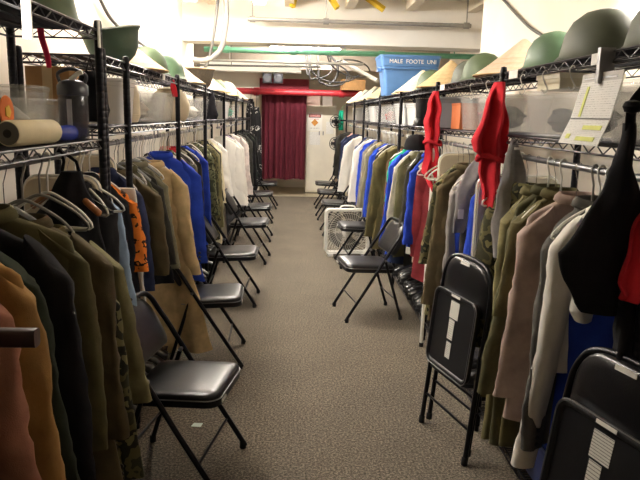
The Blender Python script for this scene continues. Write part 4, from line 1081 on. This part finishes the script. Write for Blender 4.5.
# ------------------------------------------------------------------ hats and helmets on the top shelves
def helmet_bm(n=32):
    out = MB(); prof = [(.150, .0), (.152, .008), (.139, .02), (.133, .05), (.124, .09), (.1, .13), (.062, .157), (.02, .168), (.001, .169)]
    ins = [(.147, .0), (.134, .02), (.128, .05), (.118, .09), (.095, .126), (.058, .151), (.001, .16)]
    out.lathe(list(reversed(ins)) + prof, n, ex=.92, ey=1.12, cap0=False, cap1=False)
    return out
HM = {}
def helmet(x, y, z, label, mat=HELM, tilt=(0, 0, 0), s=1.0, flip=False):
    t = thing('helmet', label, 'helmet', (x, y, z), 0, 'helmets on the top shelves')
    k = mat.name
    if k not in HM:
        tmp = helmet_bm().build('shell', mat); rim = MB().lathe([(.150, -.003), (.155, .003), (.150, .008)], 32, ex=.92, ey=1.12, cap0=False, cap1=False).build('rim', HELMD)
        st = MB().tube(spline([(-.12, 0, .01), (-.09, .02, -.0), (0, .05, .004), (.09, .02, 0), (.12, 0, .01)]), .006, 6, flat=.4).build('chin_strap', KHAKI)
        HM[k] = [tmp.data, rim.data, st.data]
        for o in (tmp, rim, st): bpy.data.objects.remove(o)
    e = [bpy.data.objects.new(n, d) for n, d in zip(('shell', 'rim', 'chin_strap'), HM[k])]
    for o in e: COL.objects.link(o)
    e[0].parent = t; e[1].parent = e[0]; e[2].parent = e[0]
    e[0].rotation_euler = tilt if not flip else (pi+tilt[0], tilt[1], tilt[2]); e[0].scale = (s, s, s)
    if flip: e[0].location = (0, 0, .165*s)
    return t
CM = {}
def cone_hat(x, y, z, label, mat=STRAW, r=.24, h=.19, tilt=(0, 0)):
    t = thing('conical_hat', label, 'hat', (x, y, z), 0, 'conical straw hats on the top shelves')
    key = (mat.name, r, h)
    if key not in CM:
        a = MB().lathe([(.001, h-.006), (r-.006, .0), (r, .004), (r*.7, h*.3), (r*.36, h*.66), (.012, h), (.001, h+.002)], 40, cap0=False, cap1=False).build('straw_cone', mat)
        b = MB()
        for q in range(1, 7):
            rr = r*q/7; b.lathe([(rr-.002, h*(1-q/7)+.0035), (rr+.002, h*(1-q/7)+.002)], 40, cap0=False, cap1=False)
        b.tube([(r*cos(2*pi*q/40), r*sin(2*pi*q/40), .003) for q in range(41)], .004, 6)
        bo = b.build('binding', solid('straw_binding', '#b99a69', .8))
        CM[key] = (a.data, bo.data)
        for o in (a, bo): bpy.data.objects.remove(o)
    a = bpy.data.objects.new('straw_cone', CM[key][0]); b = bpy.data.objects.new('binding', CM[key][1])
    COL.objects.link(a); COL.objects.link(b); a.parent = t; b.parent = a
    a.rotation_euler = (tilt[0], tilt[1], 0)
    return t
ZT = 1.845
# along the box fan row
helmet(1.2, 2.05, ZT, 'pale hazy helmet on the top shelf above the highlighted sheets', HELMD, s=1.1)
helmet(1.17, 2.48, ZT, 'large dark helmet on the top shelf, by the bright wall light', HELMD, s=1.15)
helmet(1.17, 2.93, ZT, 'bright green helmet on the top shelf behind the large dark one', solid('helmet_bright', '#4f6a4e', .5, vary=.1), s=1.0)
cone_hat(1.2, 3.42, ZT, 'pinkish conical straw hat between two helmets above the grey towels', STRAWK, .25, .19)
helmet(1.15, 3.95, ZT, 'olive helmet between pinkish and tan conical hats', HELM)
helmet(1.2, 4.42, ZT, 'dull green helmet just before the big tan conical hat', HELMD)
cone_hat(1.18, 4.9, ZT, 'big tan conical straw hat above the red cloth by the white pole', STRAW, .25, .2)
helmet(1.15, 5.42, ZT, 'mossy green helmet behind the big tan conical hat', HELM)
cone_hat(1.18, 5.95, ZT, 'white conical hat in front of the blue tote', STRAWP, .25, .2)
cone_hat(1.19, 6.4, ZT, 'pale conical hat pushed against the blue tote', STRAWP, .22, .17)
helmet(1.15, 7.72, ZT, 'olive helmet just beyond the blue tote', HELM)
cone_hat(1.17, 8.2, ZT, 'tan conical hat second beyond the blue tote', STRAW, .25, .2)
helmet(1.17, 8.75, ZT, 'dull helmet between two conical hats beyond the tote', HELMD)
cone_hat(1.17, 9.3, ZT, 'pale conical hat fourth beyond the blue tote', STRAWP, .25, .2)
helmet(1.17, 9.9, ZT, 'dark helmet fifth beyond the blue tote', HELMD)
cone_hat(1.17, 10.5, ZT, 'white conical hat sixth beyond the blue tote', STRAWP, .25, .2)
cone_hat(1.17, 11.3, ZT, 'pale conical hat at the cabinet end of the top shelf', STRAWP, .25, .2)
# opposite row
helmet(-.95, 2.6-.07, 1.935, 'olive helmet on top of the tall rack', HELM, s=1.1)
helmet(-.93, 3.42, ZT+.0, 'dark green helmet lying upside down beside the tall rack', solid('helmet_deep', '#3f5240', .6, vary=.12), flip=True, tilt=(.12, -.15, 0), s=1.08)
cone_hat(-.96, 3.78, ZT, 'pinkish conical straw hat next to the upside down helmet', STRAWK, .25, .18)
helmet(-.93, 4.25, ZT, 'olive helmet behind the pinkish conical hat opposite the tote', HELM, s=1.05)
helmet(-.9, 4.75, ZT, 'bright green helmet above the cream sack', solid('helmet_bright', '#4f6a4e', .5, vary=.1))
cone_hat(-.95, 5.3, ZT, 'pale conical hat behind the bright green helmet', STRAWP, .25, .18)
t = thing('basket', 'dark woven bowl shaped basket on the top shelf past the cream sack', 'basket', (-.93, 6.25, ZT))
MB().lathe([(.001, .0), (.12, .0), (.15, .03), (.18, .12), (.19, .17), (.183, .17), (.17, .12), (.14, .035), (.001, .01)], 30).build('bowl', solid('wicker', '#4c4233', .7, vary=.35, nscale=60, bmp=.6, bscale=70), t)
MB().tube([(.187*cos(2*pi*q/32), .187*sin(2*pi*q/32), .172) for q in range(33)], .009, 8).build('rim', solid('wicker_rim', '#8a7355', .7), t)
cone_hat(-.95, 6.85, ZT, 'white conical hat past the woven basket', STRAWP, .25, .2)
cone_hat(-.95, 7.4, ZT, 'pale yellow conical hat above the white robes', solid('straw_yellow', '#dccf9a', .85), .25, .19)
helmet(-.93, 8.0, ZT, 'olive helmet above the white robes', HELM)
cone_hat(-.95, 8.6, ZT, 'tan conical hat above the pale pink coat', STRAW, .25, .2)
helmet(-.93, 9.2, ZT, 'white domed helmet above the pale pink coat', solid('helmet_white', '#e6ddcb', .6), s=1.25)
helmet(-.93, 9.8, ZT, 'dark helmet at the curtain end of the top shelf', HELMD)
cone_hat(-.95, 10.5, ZT, 'white conical hat at the curtain end of the top shelf', STRAWP, .25, .2)

# ------------------------------------------------------------------ bins and shelf goods
def bin_box(name, x, y, z, w, d, h, label, mat=BIN, lid=True, rz=0, lidmat=None, content=None, group='plastic bins on the shelves', rimmed=True):
    t = thing(name, label, 'storage bin', (x, y, z), rz, group)
    th = .004
    def ring(k, zz, ins=0): return [(px, py, zz) for px, py in rrect(w*k-2*ins, d*k-2*ins, .03, 4)]
    MB().loft([ring(.9, .0), ring(1, h-.02), ring(1.03, h-.018), ring(1.03, h), ring(1, h, .004), ring(.9, .006, .006)], True, True).build('tub', mat, t, angle=40)
    if lid:
        lm = lidmat or mat
        MB().loft([ring(1.05, h+.001), ring(1.06, h+.004), ring(1.06, h+.016), ring(1.0, h+.02), ring(.94, h+.014)], True, True).build('lid', lm, t, angle=40)
    if content:
        for i, (cx, cy, cz, cr, m) in enumerate(content):
            o = MB(); R = random.Random(i+int(y*100))
            prof = [(.001, -cr*.8)] + [(cr*cos(a), cr*.8*sin(a)) for a in [radians(q) for q in range(-70, 71, 20)]] + [(.001, cr*.8)]
            o.lathe(prof, 16); o.v = [(vx*(1+.2*sin(9*vz/cr+i)), vy*(1+.15*cos(5*vx/cr)), vz*(1+.15*sin(4*vy/cr))) for vx, vy, vz in o.v]
            c = tag(o.build('folded_cloth', m, None, loc=(x+cx, y+cy, z+cz)), '%s cloth wad inside the %s' % (m.name.replace('cloth_', '').replace('_', ' '), label.split(',')[0][:60]), 'cloth')
    return t
ZM = 1.555
# along the box fan row
bin_box('clear_bin', 1.19, 2.55, ZM, .33, .62, .17, 'wide clear bin behind the highlighted schedule sheets', content=[(-.04, -.16, .08, .07, BLACK), (.02, .02, .075, .065, WHITE), (-.03, .2, .07, .06, GREYD)])
t = thing('shoe_box', 'cream shoe box on the wide clear bin by the red bundle', 'box', (1.2, 2.72, ZM+.193))
MB().box(-.13, -.12, 0, .13, .12, .06).build('carton_body', CREAMBOX, t, smooth=False)
MB().box(-.135, -.125, .045, .135, .125, .065).build('carton_lid', solid('box_lid', '#e4dcc6', .8), t, smooth=False)
bin_box('clear_bin', 1.2, 2.0, ZM, .3, .32, .18, 'clear bin at the end post behind the black apron', content=[(0, 0, .08, .07, GREYD)])
bin_box('clear_bin', 1.2, 3.52, ZM, .33, .3, .18, 'clear bin with grey cloth between the red cloths', content=[(0, 0, .08, .07, GREYD)])
bin_box('clear_bin', 1.2, 3.88, ZM, .33, .28, .19, 'clear bin with a red cloth inside, between the red cloths', content=[(0, 0, .085, .075, RED)])
t = thing('carton', 'orange cardboard box beside the red cloth on the post', 'box', (1.2, 4.24, ZM))
MB().box(-.13, -.11, 0, .13, .11, .16).build('carton_body', solid('orange_box', '#c9713d', .7), t, smooth=False)
MB().box(-.132, -.115, .15, .132, .115, .166).build('carton_lid', solid('orange_box2', '#b5602f', .7), t, smooth=False)
bin_box('grey_bin', 1.2, 4.85, ZM, .3, .3, .2, 'smoky grey bin behind the red cloth by the pole', mat=clear_plastic('grey_bin', '#a9aab0', .75))
t = thing('boot', 'tall black boot standing on the middle shelf before the white bin', 'boot', (1.06, 5.3, ZM), .3)
MB().lathe([(.045, .03), (.05, .08), (.052, .18), (.055, .22), (.045, .22), (.04, .1)], 18).build('shaft', LEATHER, t)
MB().loft([[(px*k+.03, py*k, zz) for px, py in rrect(.2, .085, .04, 5)] for zz, k in ((.012, 1), (.035, 1), (.06, .9), (.075, .6))]).build('upper', LEATHER, t)
MB().loft([[(px+.03, py, zz) for px, py in rrect(.21, .09, .044, 5)] for zz in (0, .014)]).build('sole', RUBBER, t)
bin_box('white_bin', 1.2, 5.72, ZM, .33, .4, .17, 'milky white bin on the middle shelf beyond the black boot', mat=clear_plastic('milky', '#efeeea', .75))
bin_box('white_bin', 1.2, 6.35, ZM, .33, .55, .18, 'long milky bin on the middle shelf under the blue tote', mat=clear_plastic('milky', '#efeeea', .75))
bin_box('clear_bin', 1.2, 7.05, ZM, .33, .4, .18, 'clear bin with pink cloth above the box fan', content=[(0, 0, .08, .07, PINK)])
bin_box('clear_bin', 1.2, 7.9, ZM, .33, .5, .18, 'clear bin with red cloth beyond the fan', content=[(0, 0, .08, .07, RED)])
bin_box('white_bin', 1.2, 8.6, ZM, .33, .5, .18, 'milky bin on the middle shelf above the first white coat', mat=clear_plastic('milky', '#efeeea', .75))
bin_box('clear_bin', 1.2, 9.5, ZM, .33, .5, .18, 'clear bin with maroon cloth near the cabinet', content=[(0, 0, .08, .07, MAROON)])
bin_box('white_bin', 1.2, 11.0, ZM, .33, .5, .18, 'milky bin at the cabinet end of the middle shelf', mat=clear_plastic('milky', '#efeeea', .75))
t = thing('banner_cloth', 'small teal cloth hanging at the end post by the cabinet', 'cloth', (.90, 12.05, 0))
rows_cloth([(1.72, -.04, .04), (1.55, -.05, .05), (1.36, -.045, .045)], .012, 61, amp=.006).build('cloth', TEAL, t)
MB().tube([(.0, 0, 1.72), (.04, -.03, 1.8), (.1, -.06, 1.845)], .003, 5).build('loop', TEAL, t)
# blue tote
t = thing('storage_tote', 'big blue plastic tote with white lettering on the top shelf', 'storage bin', (1.22, 7.05, ZT), 0)
BLUEP = solid('blue_plastic', '#5480b6', .45, vary=.06)
def tr(w, d, z): return [(x, y, z) for x, y in rrect(w, d, .04, 5)]
MB().loft([tr(.5, .33, 0), tr(.56, .38, .27), tr(.6, .42, .272), tr(.6, .42, .295), tr(.58, .4, .295)]).build('tub', BLUEP, t, angle=40)
ld = MB().loft([tr(.6, .42, .297), tr(.61, .43, .30), tr(.63, .45, .385), tr(.645, .465, .387), tr(.645, .465, .41), tr(.6, .42, .415)]).build('lid', BLUEP, t, angle=40)
text('MALE  FOOTE  UNI', .058, ld, (.02, -.2285, .345), PAPER, rot=(pi/2-.06, 0, 0), ext=.002)
for s in (-1, 1): MB().box(s*.3-.02, -.06, .25, s*.3+.02, .06, .29).build('handle', BLUEP, t, smooth=False)
# opposite row, tall rack
t = thing('cap', 'green cap with a round orange badge on the tall rack shelf', 'hat', (-1.0, 2.05, 1.508), .7); t.scale = (1.2, 1.2, 1.55)
MB().lathe([(.1, 0), (.102, .03), (.095, .075), (.065, .11), (.001, .122)], 26).build('crown', solid('cap_green', '#2f4a2c', .85), t)
MB().loft([[(px*.6+.12, py, zz+.0) for px, py in rrect(.12, .15, .055, 6)] for zz in (.002, .010)]).build('brim', solid('cap_green', '#2f4a2c', .85), t)
bd = MB().lathe([(.001, .004), (.03, .003), (.032, 0)], 24).xf(Matrix.Translation((.075, -.068, .065)) @ Matrix.Rotation(radians(42), 4, 'Z') @ Matrix.Rotation(pi/2, 4, 'X')).build('badge', solid('badge_orange', '#d8702a', .6), t)
MB().lathe([(.001, .007), (.013, .006), (.014, .003)], 5).xf(Matrix.Translation((.075, -.068, .065)) @ Matrix.Rotation(radians(42), 4, 'Z') @ Matrix.Rotation(pi/2, 4, 'X')).build('badge_emblem', solid('badge_yellow', '#e8c04a', .6), bd)
t = thing('fabric_roll', 'cream roll lying on the tall rack shelf with a grey end', 'roll', (-.845, 1.965, 1.545), radians(-4))
RY90 = Matrix.Rotation(-pi/2, 4, 'X')
MB().lathe([(.036, 0), (.04, .01), (.04, .29), (.036, .3)], 28).xf(RY90).build('roll', solid('roll_cream', '#e3d3ac', .7, vary=.05), t)
e = MB().lathe([(.001, -.003), (.016, -.003), (.034, -.001), (.035, .002)], 28).xf(RY90).build('end_cap', solid('roll_grey', '#6f6b5f', .6), t)
MB().lathe([(.001, -.007), (.011, -.006), (.013, -.003)], 20).xf(RY90).build('core', solid('roll_core', '#26241f', .6), e)
t = thing('bottle', 'blue bottle lying behind the cream roll', 'bottle', (-.84, 2.33, 1.535), radians(-6))
MB().lathe([(.015, 0), (.017, .02), (.026, .05), (.03, .09), (.03, .21), (.022, .225), (.001, .226)], 24).xf(RY90).build('body', solid('bottle_blue', '#2b3d9c', .25, vary=.1), t)
MB().lathe([(.001, -.035), (.016, -.034), (.017, 0), (.015, .002)], 20).xf(RY90).build('cap', solid('cap_pale', '#aab4d6', .4), t)
t = thing('water_bottle', 'smoky clear water bottle with dark lid on the tall rack', 'bottle', (-.825, 2.5, 1.507))
MB().lathe([(.001, 0), (.05, 0), (.054, .01), (.054, .17), (.05, .18), (.048, .17), (.049, .012), (.001, .008)], 28).build('body', SMOKE, t)
ld = MB().lathe([(.055, .165), (.056, .17), (.056, .2), (.045, .215), (.02, .222), (.001, .223)], 28).build('lid', solid('lid_dark', '#33343a', .4), t)
MB().tube(spline([(-.045, 0, .21), (-.05, 0, .245), (-.0, 0, .262), (.05, 0, .24), (.045, 0, .21)]), .007, 8).build('handle', solid('lid_dark', '#33343a', .4), ld)
MB().tube([(.0, -.02, .22), (.03, -.02, .245), (.045, -.02, .25)], .009, 8).build('spout', WHITEPL, ld)
MB().box(-.006, -.0555, .02, .012, -.0535, .15).build('level_strip', solid('strip_grey', '#a5a5a8', .4), t, smooth=False)
bin_box('clear_bin', -.985, 2.29, 1.507, .24, .18, .17, 'clear bin on the tall rack behind the cream roll', content=[(0, .02, .07, .06, WHITE)])
bin_box('clear_bin', -.99, 2.52, 1.507, .2, .22, .13, 'clear bin behind the smoky water bottle, with a tan hat inside', content=[(.02, -.05, .055, .05, BEIGE)])
t = thing('carton', 'tall brown cardboard box behind the water bottle on the narrow rack bay', 'box', (-1.03, 2.93, ZM))
MB().box(-.09, -.12, 0, .09, .12, .24).build('carton_body', CARD, t, smooth=False)
MB().box(-.02, -.122, 0, .02, .122, .242).build('tape', solid('tape', '#c9ae83', .3), t, smooth=False)
t = thing('cloth_bag', 'black cloth bag hanging beside the tall rack post', 'bag', (-.86, 2.84, 0))
rows_cloth([(1.78, -.03, .03), (1.72, -.06, .06), (1.62, -.08, .08), (1.57, -.07, .06)], .05, 71).build('body', BLACK, t)
MB().tube([(-.02, 0, 1.77), (0, 0, 1.842), (.02, 0, 1.77)], .004, 5).build('cord', BLACK, t)
bin_box('white_bin', -.95, 3.3, ZM, .28, .24, .2, 'milky bin beside the dotted double posts', mat=clear_plastic('milky', '#efeeea', .75))
t = thing('bolster', 'cream upright bolster between the milky bin and clear bin', 'cushion', (-.9, 3.62, ZM))
MB().lathe([(.001, 0), (.05, .005), (.065, .04), (.062, .15), (.045, .2), (.001, .215)], 22).build('cover', fabric('cloth_bag', '#d8cbb0', vary=.06), t)
MB().tube([(.064*cos(2*pi*q/24), .064*sin(2*pi*q/24), .045) for q in range(25)], .003, 6).build('piping', CREAM, t)
bin_box('clear_bin', -.93, 3.98, ZM, .28, .3, .16, 'clear bin below the pinkish conical hat', content=[(0, 0, .07, .06, WHITE)])
bin_box('clear_bin', -.93, 4.3, ZM, .28, .24, .16, 'clear bin just before the cream sack', content=[(0, 0, .07, .06, LGREY)])
t = thing('sack', 'cream drawstring sack on the middle shelf', 'sack', (-.92, 4.95, ZM))
o = MB().lathe([(.001, 0), (.11, .0), (.14, .04), (.145, .12), (.125, .19), (.085, .225), (.03, .245), (.001, .25)], 28)
o.v = [(x*(1+.04*sin(z*40+x*30)), y*(1.3+.05*sin(x*40)), z) for x, y, z in o.v]
o.build('body', fabric('cloth_sack', '#cdbfa5', vary=.1), t)
MB().tube([(.087*cos(2*pi*q/24), .113*sin(2*pi*q/24), .225) for q in range(25)], .005, 6).build('drawstring', CREAM, t)
bin_box('clear_bin', -.93, 5.95+.1, ZM, .28, .26, .17, 'clear bin next to the hanging black pouch', content=[(0, 0, .07, .06, WHITE)])
t = thing('pouch', 'black pouch hanging from the top shelf past the sack', 'bag', (-.78, 6.35, 0))
rows_cloth([(1.82, -.015, .015), (1.75, -.05, .03), (1.6, -.1, .06), (1.56, -.08, .05)], .03, 72).build('body', BLACK, t)
MB().tube([(0, 0, 1.815), (0, 0, 1.85)], .004, 5).build('cord', BLACK, t)
bin_box('clear_bin', -.93, 6.8, ZM, .28, .35, .17, 'clear bin above the camouflage jackets', content=[(0, 0, .07, .06, LGREY)])
bin_box('white_bin', -.93, 7.95, ZM, .28, .5, .18, 'milky bin above the white robes', mat=clear_plastic('milky', '#efeeea', .75))
bin_box('clear_bin', -.93, 9.5, ZM, .28, .5, .18, 'clear bin above the dark coats at the curtain end', content=[(0, 0, .08, .07, TEAL)])
t = thing('ribbon', 'short red ribbon hanging under the top shelf by the cream sack', 'ribbon', (-.79, 4.4, 0))
rows_cloth([(1.83, -.006, .006), (1.78, -.02, .02), (1.72, -.015, .02)], .006, 73, amp=.003).build('cloth', RED, t)
t = thing('ribbon', 'long pink red strap hanging inside the tall rack top', 'ribbon', (-.93, 2.5, 0))
rows_cloth([(1.91, -.012, .012), (1.85, .0, .024), (1.77, .012, .03)], .005, 74, amp=.003).build('cloth', FB('hot_pink', '#c22a4a'), t)

# schedule sheets clipped to the upper shelf
SCHED = paper_mat('schedule_print', '#f4f1ea', '#b5b2aa', 16, 'Z', .55, 50)
t = thing('schedule_sheets', 'white schedule sheets with yellow highlighting, clipped to the upper shelf', 'paper', (.972, 0, 0))
def sheet(pts, name, par, mat):
    v = [Vector(p_) for p_ in pts]; n = (v[1]-v[0]).cross(v[3]-v[0]).normalized()*.0012
    return MB().add([p_-n for p_ in v]+[p_+n for p_ in v], [(0,1,2,3), (7,6,5,4), (0,4,5,1), (1,5,6,2), (2,6,7,3), (3,7,4,0)]).build(name, mat, par, smooth=False)
def sp(u, v_):   # along y (1.93..2.26), down v 0..1
    y = lerp(2.17, 1.90, u) + (.12*v_*v_*(1-u*.25)); return (-.015*v_, y, 1.775 - .23*v_)
MB().box(-.004, 1.93, 1.755, .004, 2.15, 1.762).build('clipboard_bar', STEEL, t, smooth=False)
s1 = sheet([sp(0, .12), sp(1, .12), sp(1, .62), sp(0, .62)], 'upper_sheet', t, SCHED)
s2 = sheet([sp(0, .0), sp(1, .0), sp(1, .12), sp(0, .12)], 'top_strip', t, solid('grey_paper', '#d3cfc8', .8))
s3 = sheet([sp(0, .63), sp(1, .63), sp(1, 1), sp(0, 1)], 'lower_sheet', t, SCHED)
def off(q): return (q[0]-.0022, q[1], q[2])
HL = solid('highlighter', '#e6ea86', .7)
for a, b, c, d, par in ((.45, .72, .9, .78, s3), (.4, .88, .85, .94, s3), (.12, .85, .22, .92, s3), (.2, .18, .26, .6, s1)):
    sheet([off(sp(a, b)), off(sp(c, b)), off(sp(c, d)), off(sp(a, d))], 'highlight', par, HL)
sheet([off(sp(.03, .625)), off(sp(.98, .625)), off(sp(.98, .635)), off(sp(.03, .635))], 'ruled_line', s1, solid('ink', '#2b2b2b', .7))
MB().box(-.016, 2.03, 1.74, .032, 2.05, 1.85).build('binder_clip', STEEL, t, smooth=False)
# shelf tags
for x, y, z, w, lab in ((.995, 2.93, 1.823, .11, 'white shelf tag on the upper rack edge under the bright green helmet'),
                     (.995, 2.13, 1.823, .06, 'small white shelf tag on the upper rack edge above the schedule sheets'),
                     (.995, 4.32, 1.823, .12, 'white shelf tag on the upper rack edge before the big tan hat'),
                     (-.772, 3.95, 1.823, .07, 'small white shelf tag under the pinkish hat, opposite the pole')):
    s = -1 if x > 0 else 1
    t = tag(MB().box(x+s*.004, y-w/2, z-.018, x+s*.007, y+w/2, z+.018).build('shelf_tag', PAPER, smooth=False), lab, 'tag', 'white shelf tags')
tag(MB().box(-.76, 2.62, 1.86, -.755, 2.645, 1.96).build('shelf_tag', PAPER, smooth=False), 'narrow white tag on the tall rack post', 'tag', 'white shelf tags')
t = thing('glowing_strip', 'short white strip with added glow hooked on the top shelf edge of the tall rack', 'light', (-.757, 1.93, 1.815))
MB().loft([[(px, py, zz) for px, py in rrect(.022, .014, .005, 3)] for zz in (0, .15)]).build('glow_face', emit('strip_glow', '#fff8ee', 3.0), t)  # added glow stands in for light caught by a white paper strip
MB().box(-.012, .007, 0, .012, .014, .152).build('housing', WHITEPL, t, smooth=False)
# s hooks
shk = MB().tube(spline([(.012, 0, .07), (0, 0, .085), (-.012, 0, .07), (-.004, 0, .045), (.004, 0, .03), (.012, 0, .012), (0, 0, 0), (-.012, 0, .012)], 5), .0022, 6)
HK = solid('white_hook', '#dcdad2', .3)
first = None
for x, y, lab in ((.99, 2.3, 'over the grey towel bay'), (.99, 2.55, 'o'), (.99, 2.8, 'o'), (.99, 3.3, 'o'), (.99, 3.6, 'o')):
    if first is None:
        first = tag(shk.build('shelf_hook', HK), 'pale metal hook hanging from the upper shelf edge near the highlighted sheets', 'hook', 'hooks under the upper shelf beside the red bundle')
        first.location = (x, y, 1.73)
    else:
        c = first.copy(); COL.objects.link(c); c.location = (x, y, 1.73)
for y in (3.5, 3.6, 3.72):
    c = first.copy(); COL.objects.link(c); c.location = (-.79, y, 1.73); c['label'] = 'pale metal hook hanging from the shelf edge below the pinkish hat beside helmet'; c['group'] = 'hooks below the pinkish hat'

# ------------------------------------------------------------------ boots, totes and boxes on the bottom shelves
def make_boot():
    t = thing('boot', '', 'boot')
    MB().lathe([(.04, .05), (.047, .08), (.048, .16), (.05, .22), (.045, .222), (.04, .15)], 16, (-.07, 0, 0)).build('shaft', LEATHER, t)
    MB().loft([[(px*k+dx, py*k, zz) for px, py in rrect(.27, .088, .04, 5)] for zz, k, dx in ((.02, .98, 0), (.05, 1, 0), (.08, .86, -.02), (.1, .6, -.05), (.11, .4, -.06))]).build('upper', LEATHER, t)
    MB().loft([[(px, py, zz) for px, py in rrect(.285, .095, .046, 5)] for zz in (0, .022)]).build('sole', RUBBER, t)
    l = MB()
    for q in range(4): l.tube([(-.01+q*.02, -.025, .115-q*.011), (-.01+q*.02, .025, .115-q*.011)], .003, 5)
    l.build('laces', solid('laces', '#3b3935', .6), t)
    return t
boot0 = None
ZB = .146
def boots(side, ys, where):
    global boot0
    for i, y in enumerate(ys):
        x = (-.86 if side < 0 else 1.12) + rnd.uniform(-.02, .02); rz = (0 if side < 0 else pi)+rnd.uniform(-.25, .25)
        lab = 'black leather boot on the bottom shelf %s' % where; grp = 'black boots on the bottom shelf %s' % where
        if boot0 is None:
            boot0 = make_boot(); tag(boot0, lab, 'boot', grp); boot0.location = (x, y, ZB); boot0.rotation_euler = (0, 0, rz)
        else: copy_thing(boot0, (x, y, ZB), rz, lab, grp)
boots(R_, [4.62+.115*i for i in range(12)], 'beside the open chair standing alone')
boots(R_, [6.12+.12*i for i in range(10)], 'behind the box fan')
boots(R_, [3.22, 3.34, 3.46], 'behind the first folded chair')
boots(L_, [2.86, 2.98], 'under the leopard shirt')
boots(L_, [3.3+.12*i for i in range(4)], 'under the short brown olive jacket')
boots(L_, [4.6+.12*i for i in range(10)], 'under the red collared jacket')
boots(L_, [6.0+.12*i for i in range(11)], 'under the camouflage jackets opposite the fan')
DBLUE = solid('dark_blue_plastic', '#23376f', .35)
bin_box('blue_tote', 1.17, 2.35, ZB, .32, .42, .2, 'dark blue tote on the bottom shelf under the white shirt', mat=DBLUE, lid=True, group=None)
bin_box('blue_tote', -.9, 2.25, ZB, .3, .5, .24, 'dark blue tote on the bottom shelf under the camouflage field jacket', mat=DBLUE, lid=True, group=None)
for x, y, w, d, h, lab in ((1.17, 2.83, .34, .22, .26, 'cream cardboard box on the bottom shelf behind the folded chair legs'), (1.16, 4.12, .3, .3, .32, 'cream cardboard box on the bottom shelf beside the white pole')):
    t = thing('carton', lab, 'box', (x, y, ZB))
    MB().box(-w/2, -d/2, 0, w/2, d/2, h).build('carton_body', CREAMBOX, t, smooth=False)
    MB().box(-.03, -d/2-.002, 0, .03, d/2+.002, h+.002).build('tape', solid('tape', '#c9ae83', .3), t, smooth=False)
t = thing('duffel_bag', 'dark navy duffel bag hanging by the open chair standing alone', 'bag', (.99, 5.5, 0))
rows_cloth([(.66, -.05, .05), (.6, -.11, .1), (.45, -.14, .14), (.37, -.13, .13)], .11, 81, amp=.008).build('body', fabric('cloth_duffel', '#232f52'), t)
MB().tube(spline([(-.05, 0, .64), (-.02, 0, .8), (.0, 0, .95), (.03, .02, 1.2), (.075, .03, 1.471)]), .007, 6, flat=.4).build('strap', BLACK, t)

# paper scrap on the carpet
tag(MB().add([(-.03, -.014, .002), (.022, -.022, .003), (.03, .014, .006), (-.018, .022, .003), (-.03, -.014, .003), (.022, -.022, .004), (.03, .014, .007), (-.018, .022, .004)], [(3,2,1,0), (4,5,6,7), (0,1,5,4), (1,2,6,5), (2,3,7,6), (3,0,4,7)]).build('paper_scrap', solid('scrap', '#cfe0d6', .7), None, smooth=False, loc=(-.478, 3.15, 0)), 'small pale paper scrap on the carpet under the first open chair', 'paper')

# ------------------------------------------------------------------ world, view
wld = bpy.data.worlds.new('world'); sc.world = wld; wld.use_nodes = True
bg = wld.node_tree.nodes['Background']; bg.inputs[0].default_value = (1, .93, .84, 1); bg.inputs[1].default_value = .02
sc.view_settings.view_transform = 'Standard'; sc.view_settings.look = 'None'; sc.view_settings.gamma = 1; sc.view_settings.use_curve_mapping = False
sc.view_settings.exposure = 0.0
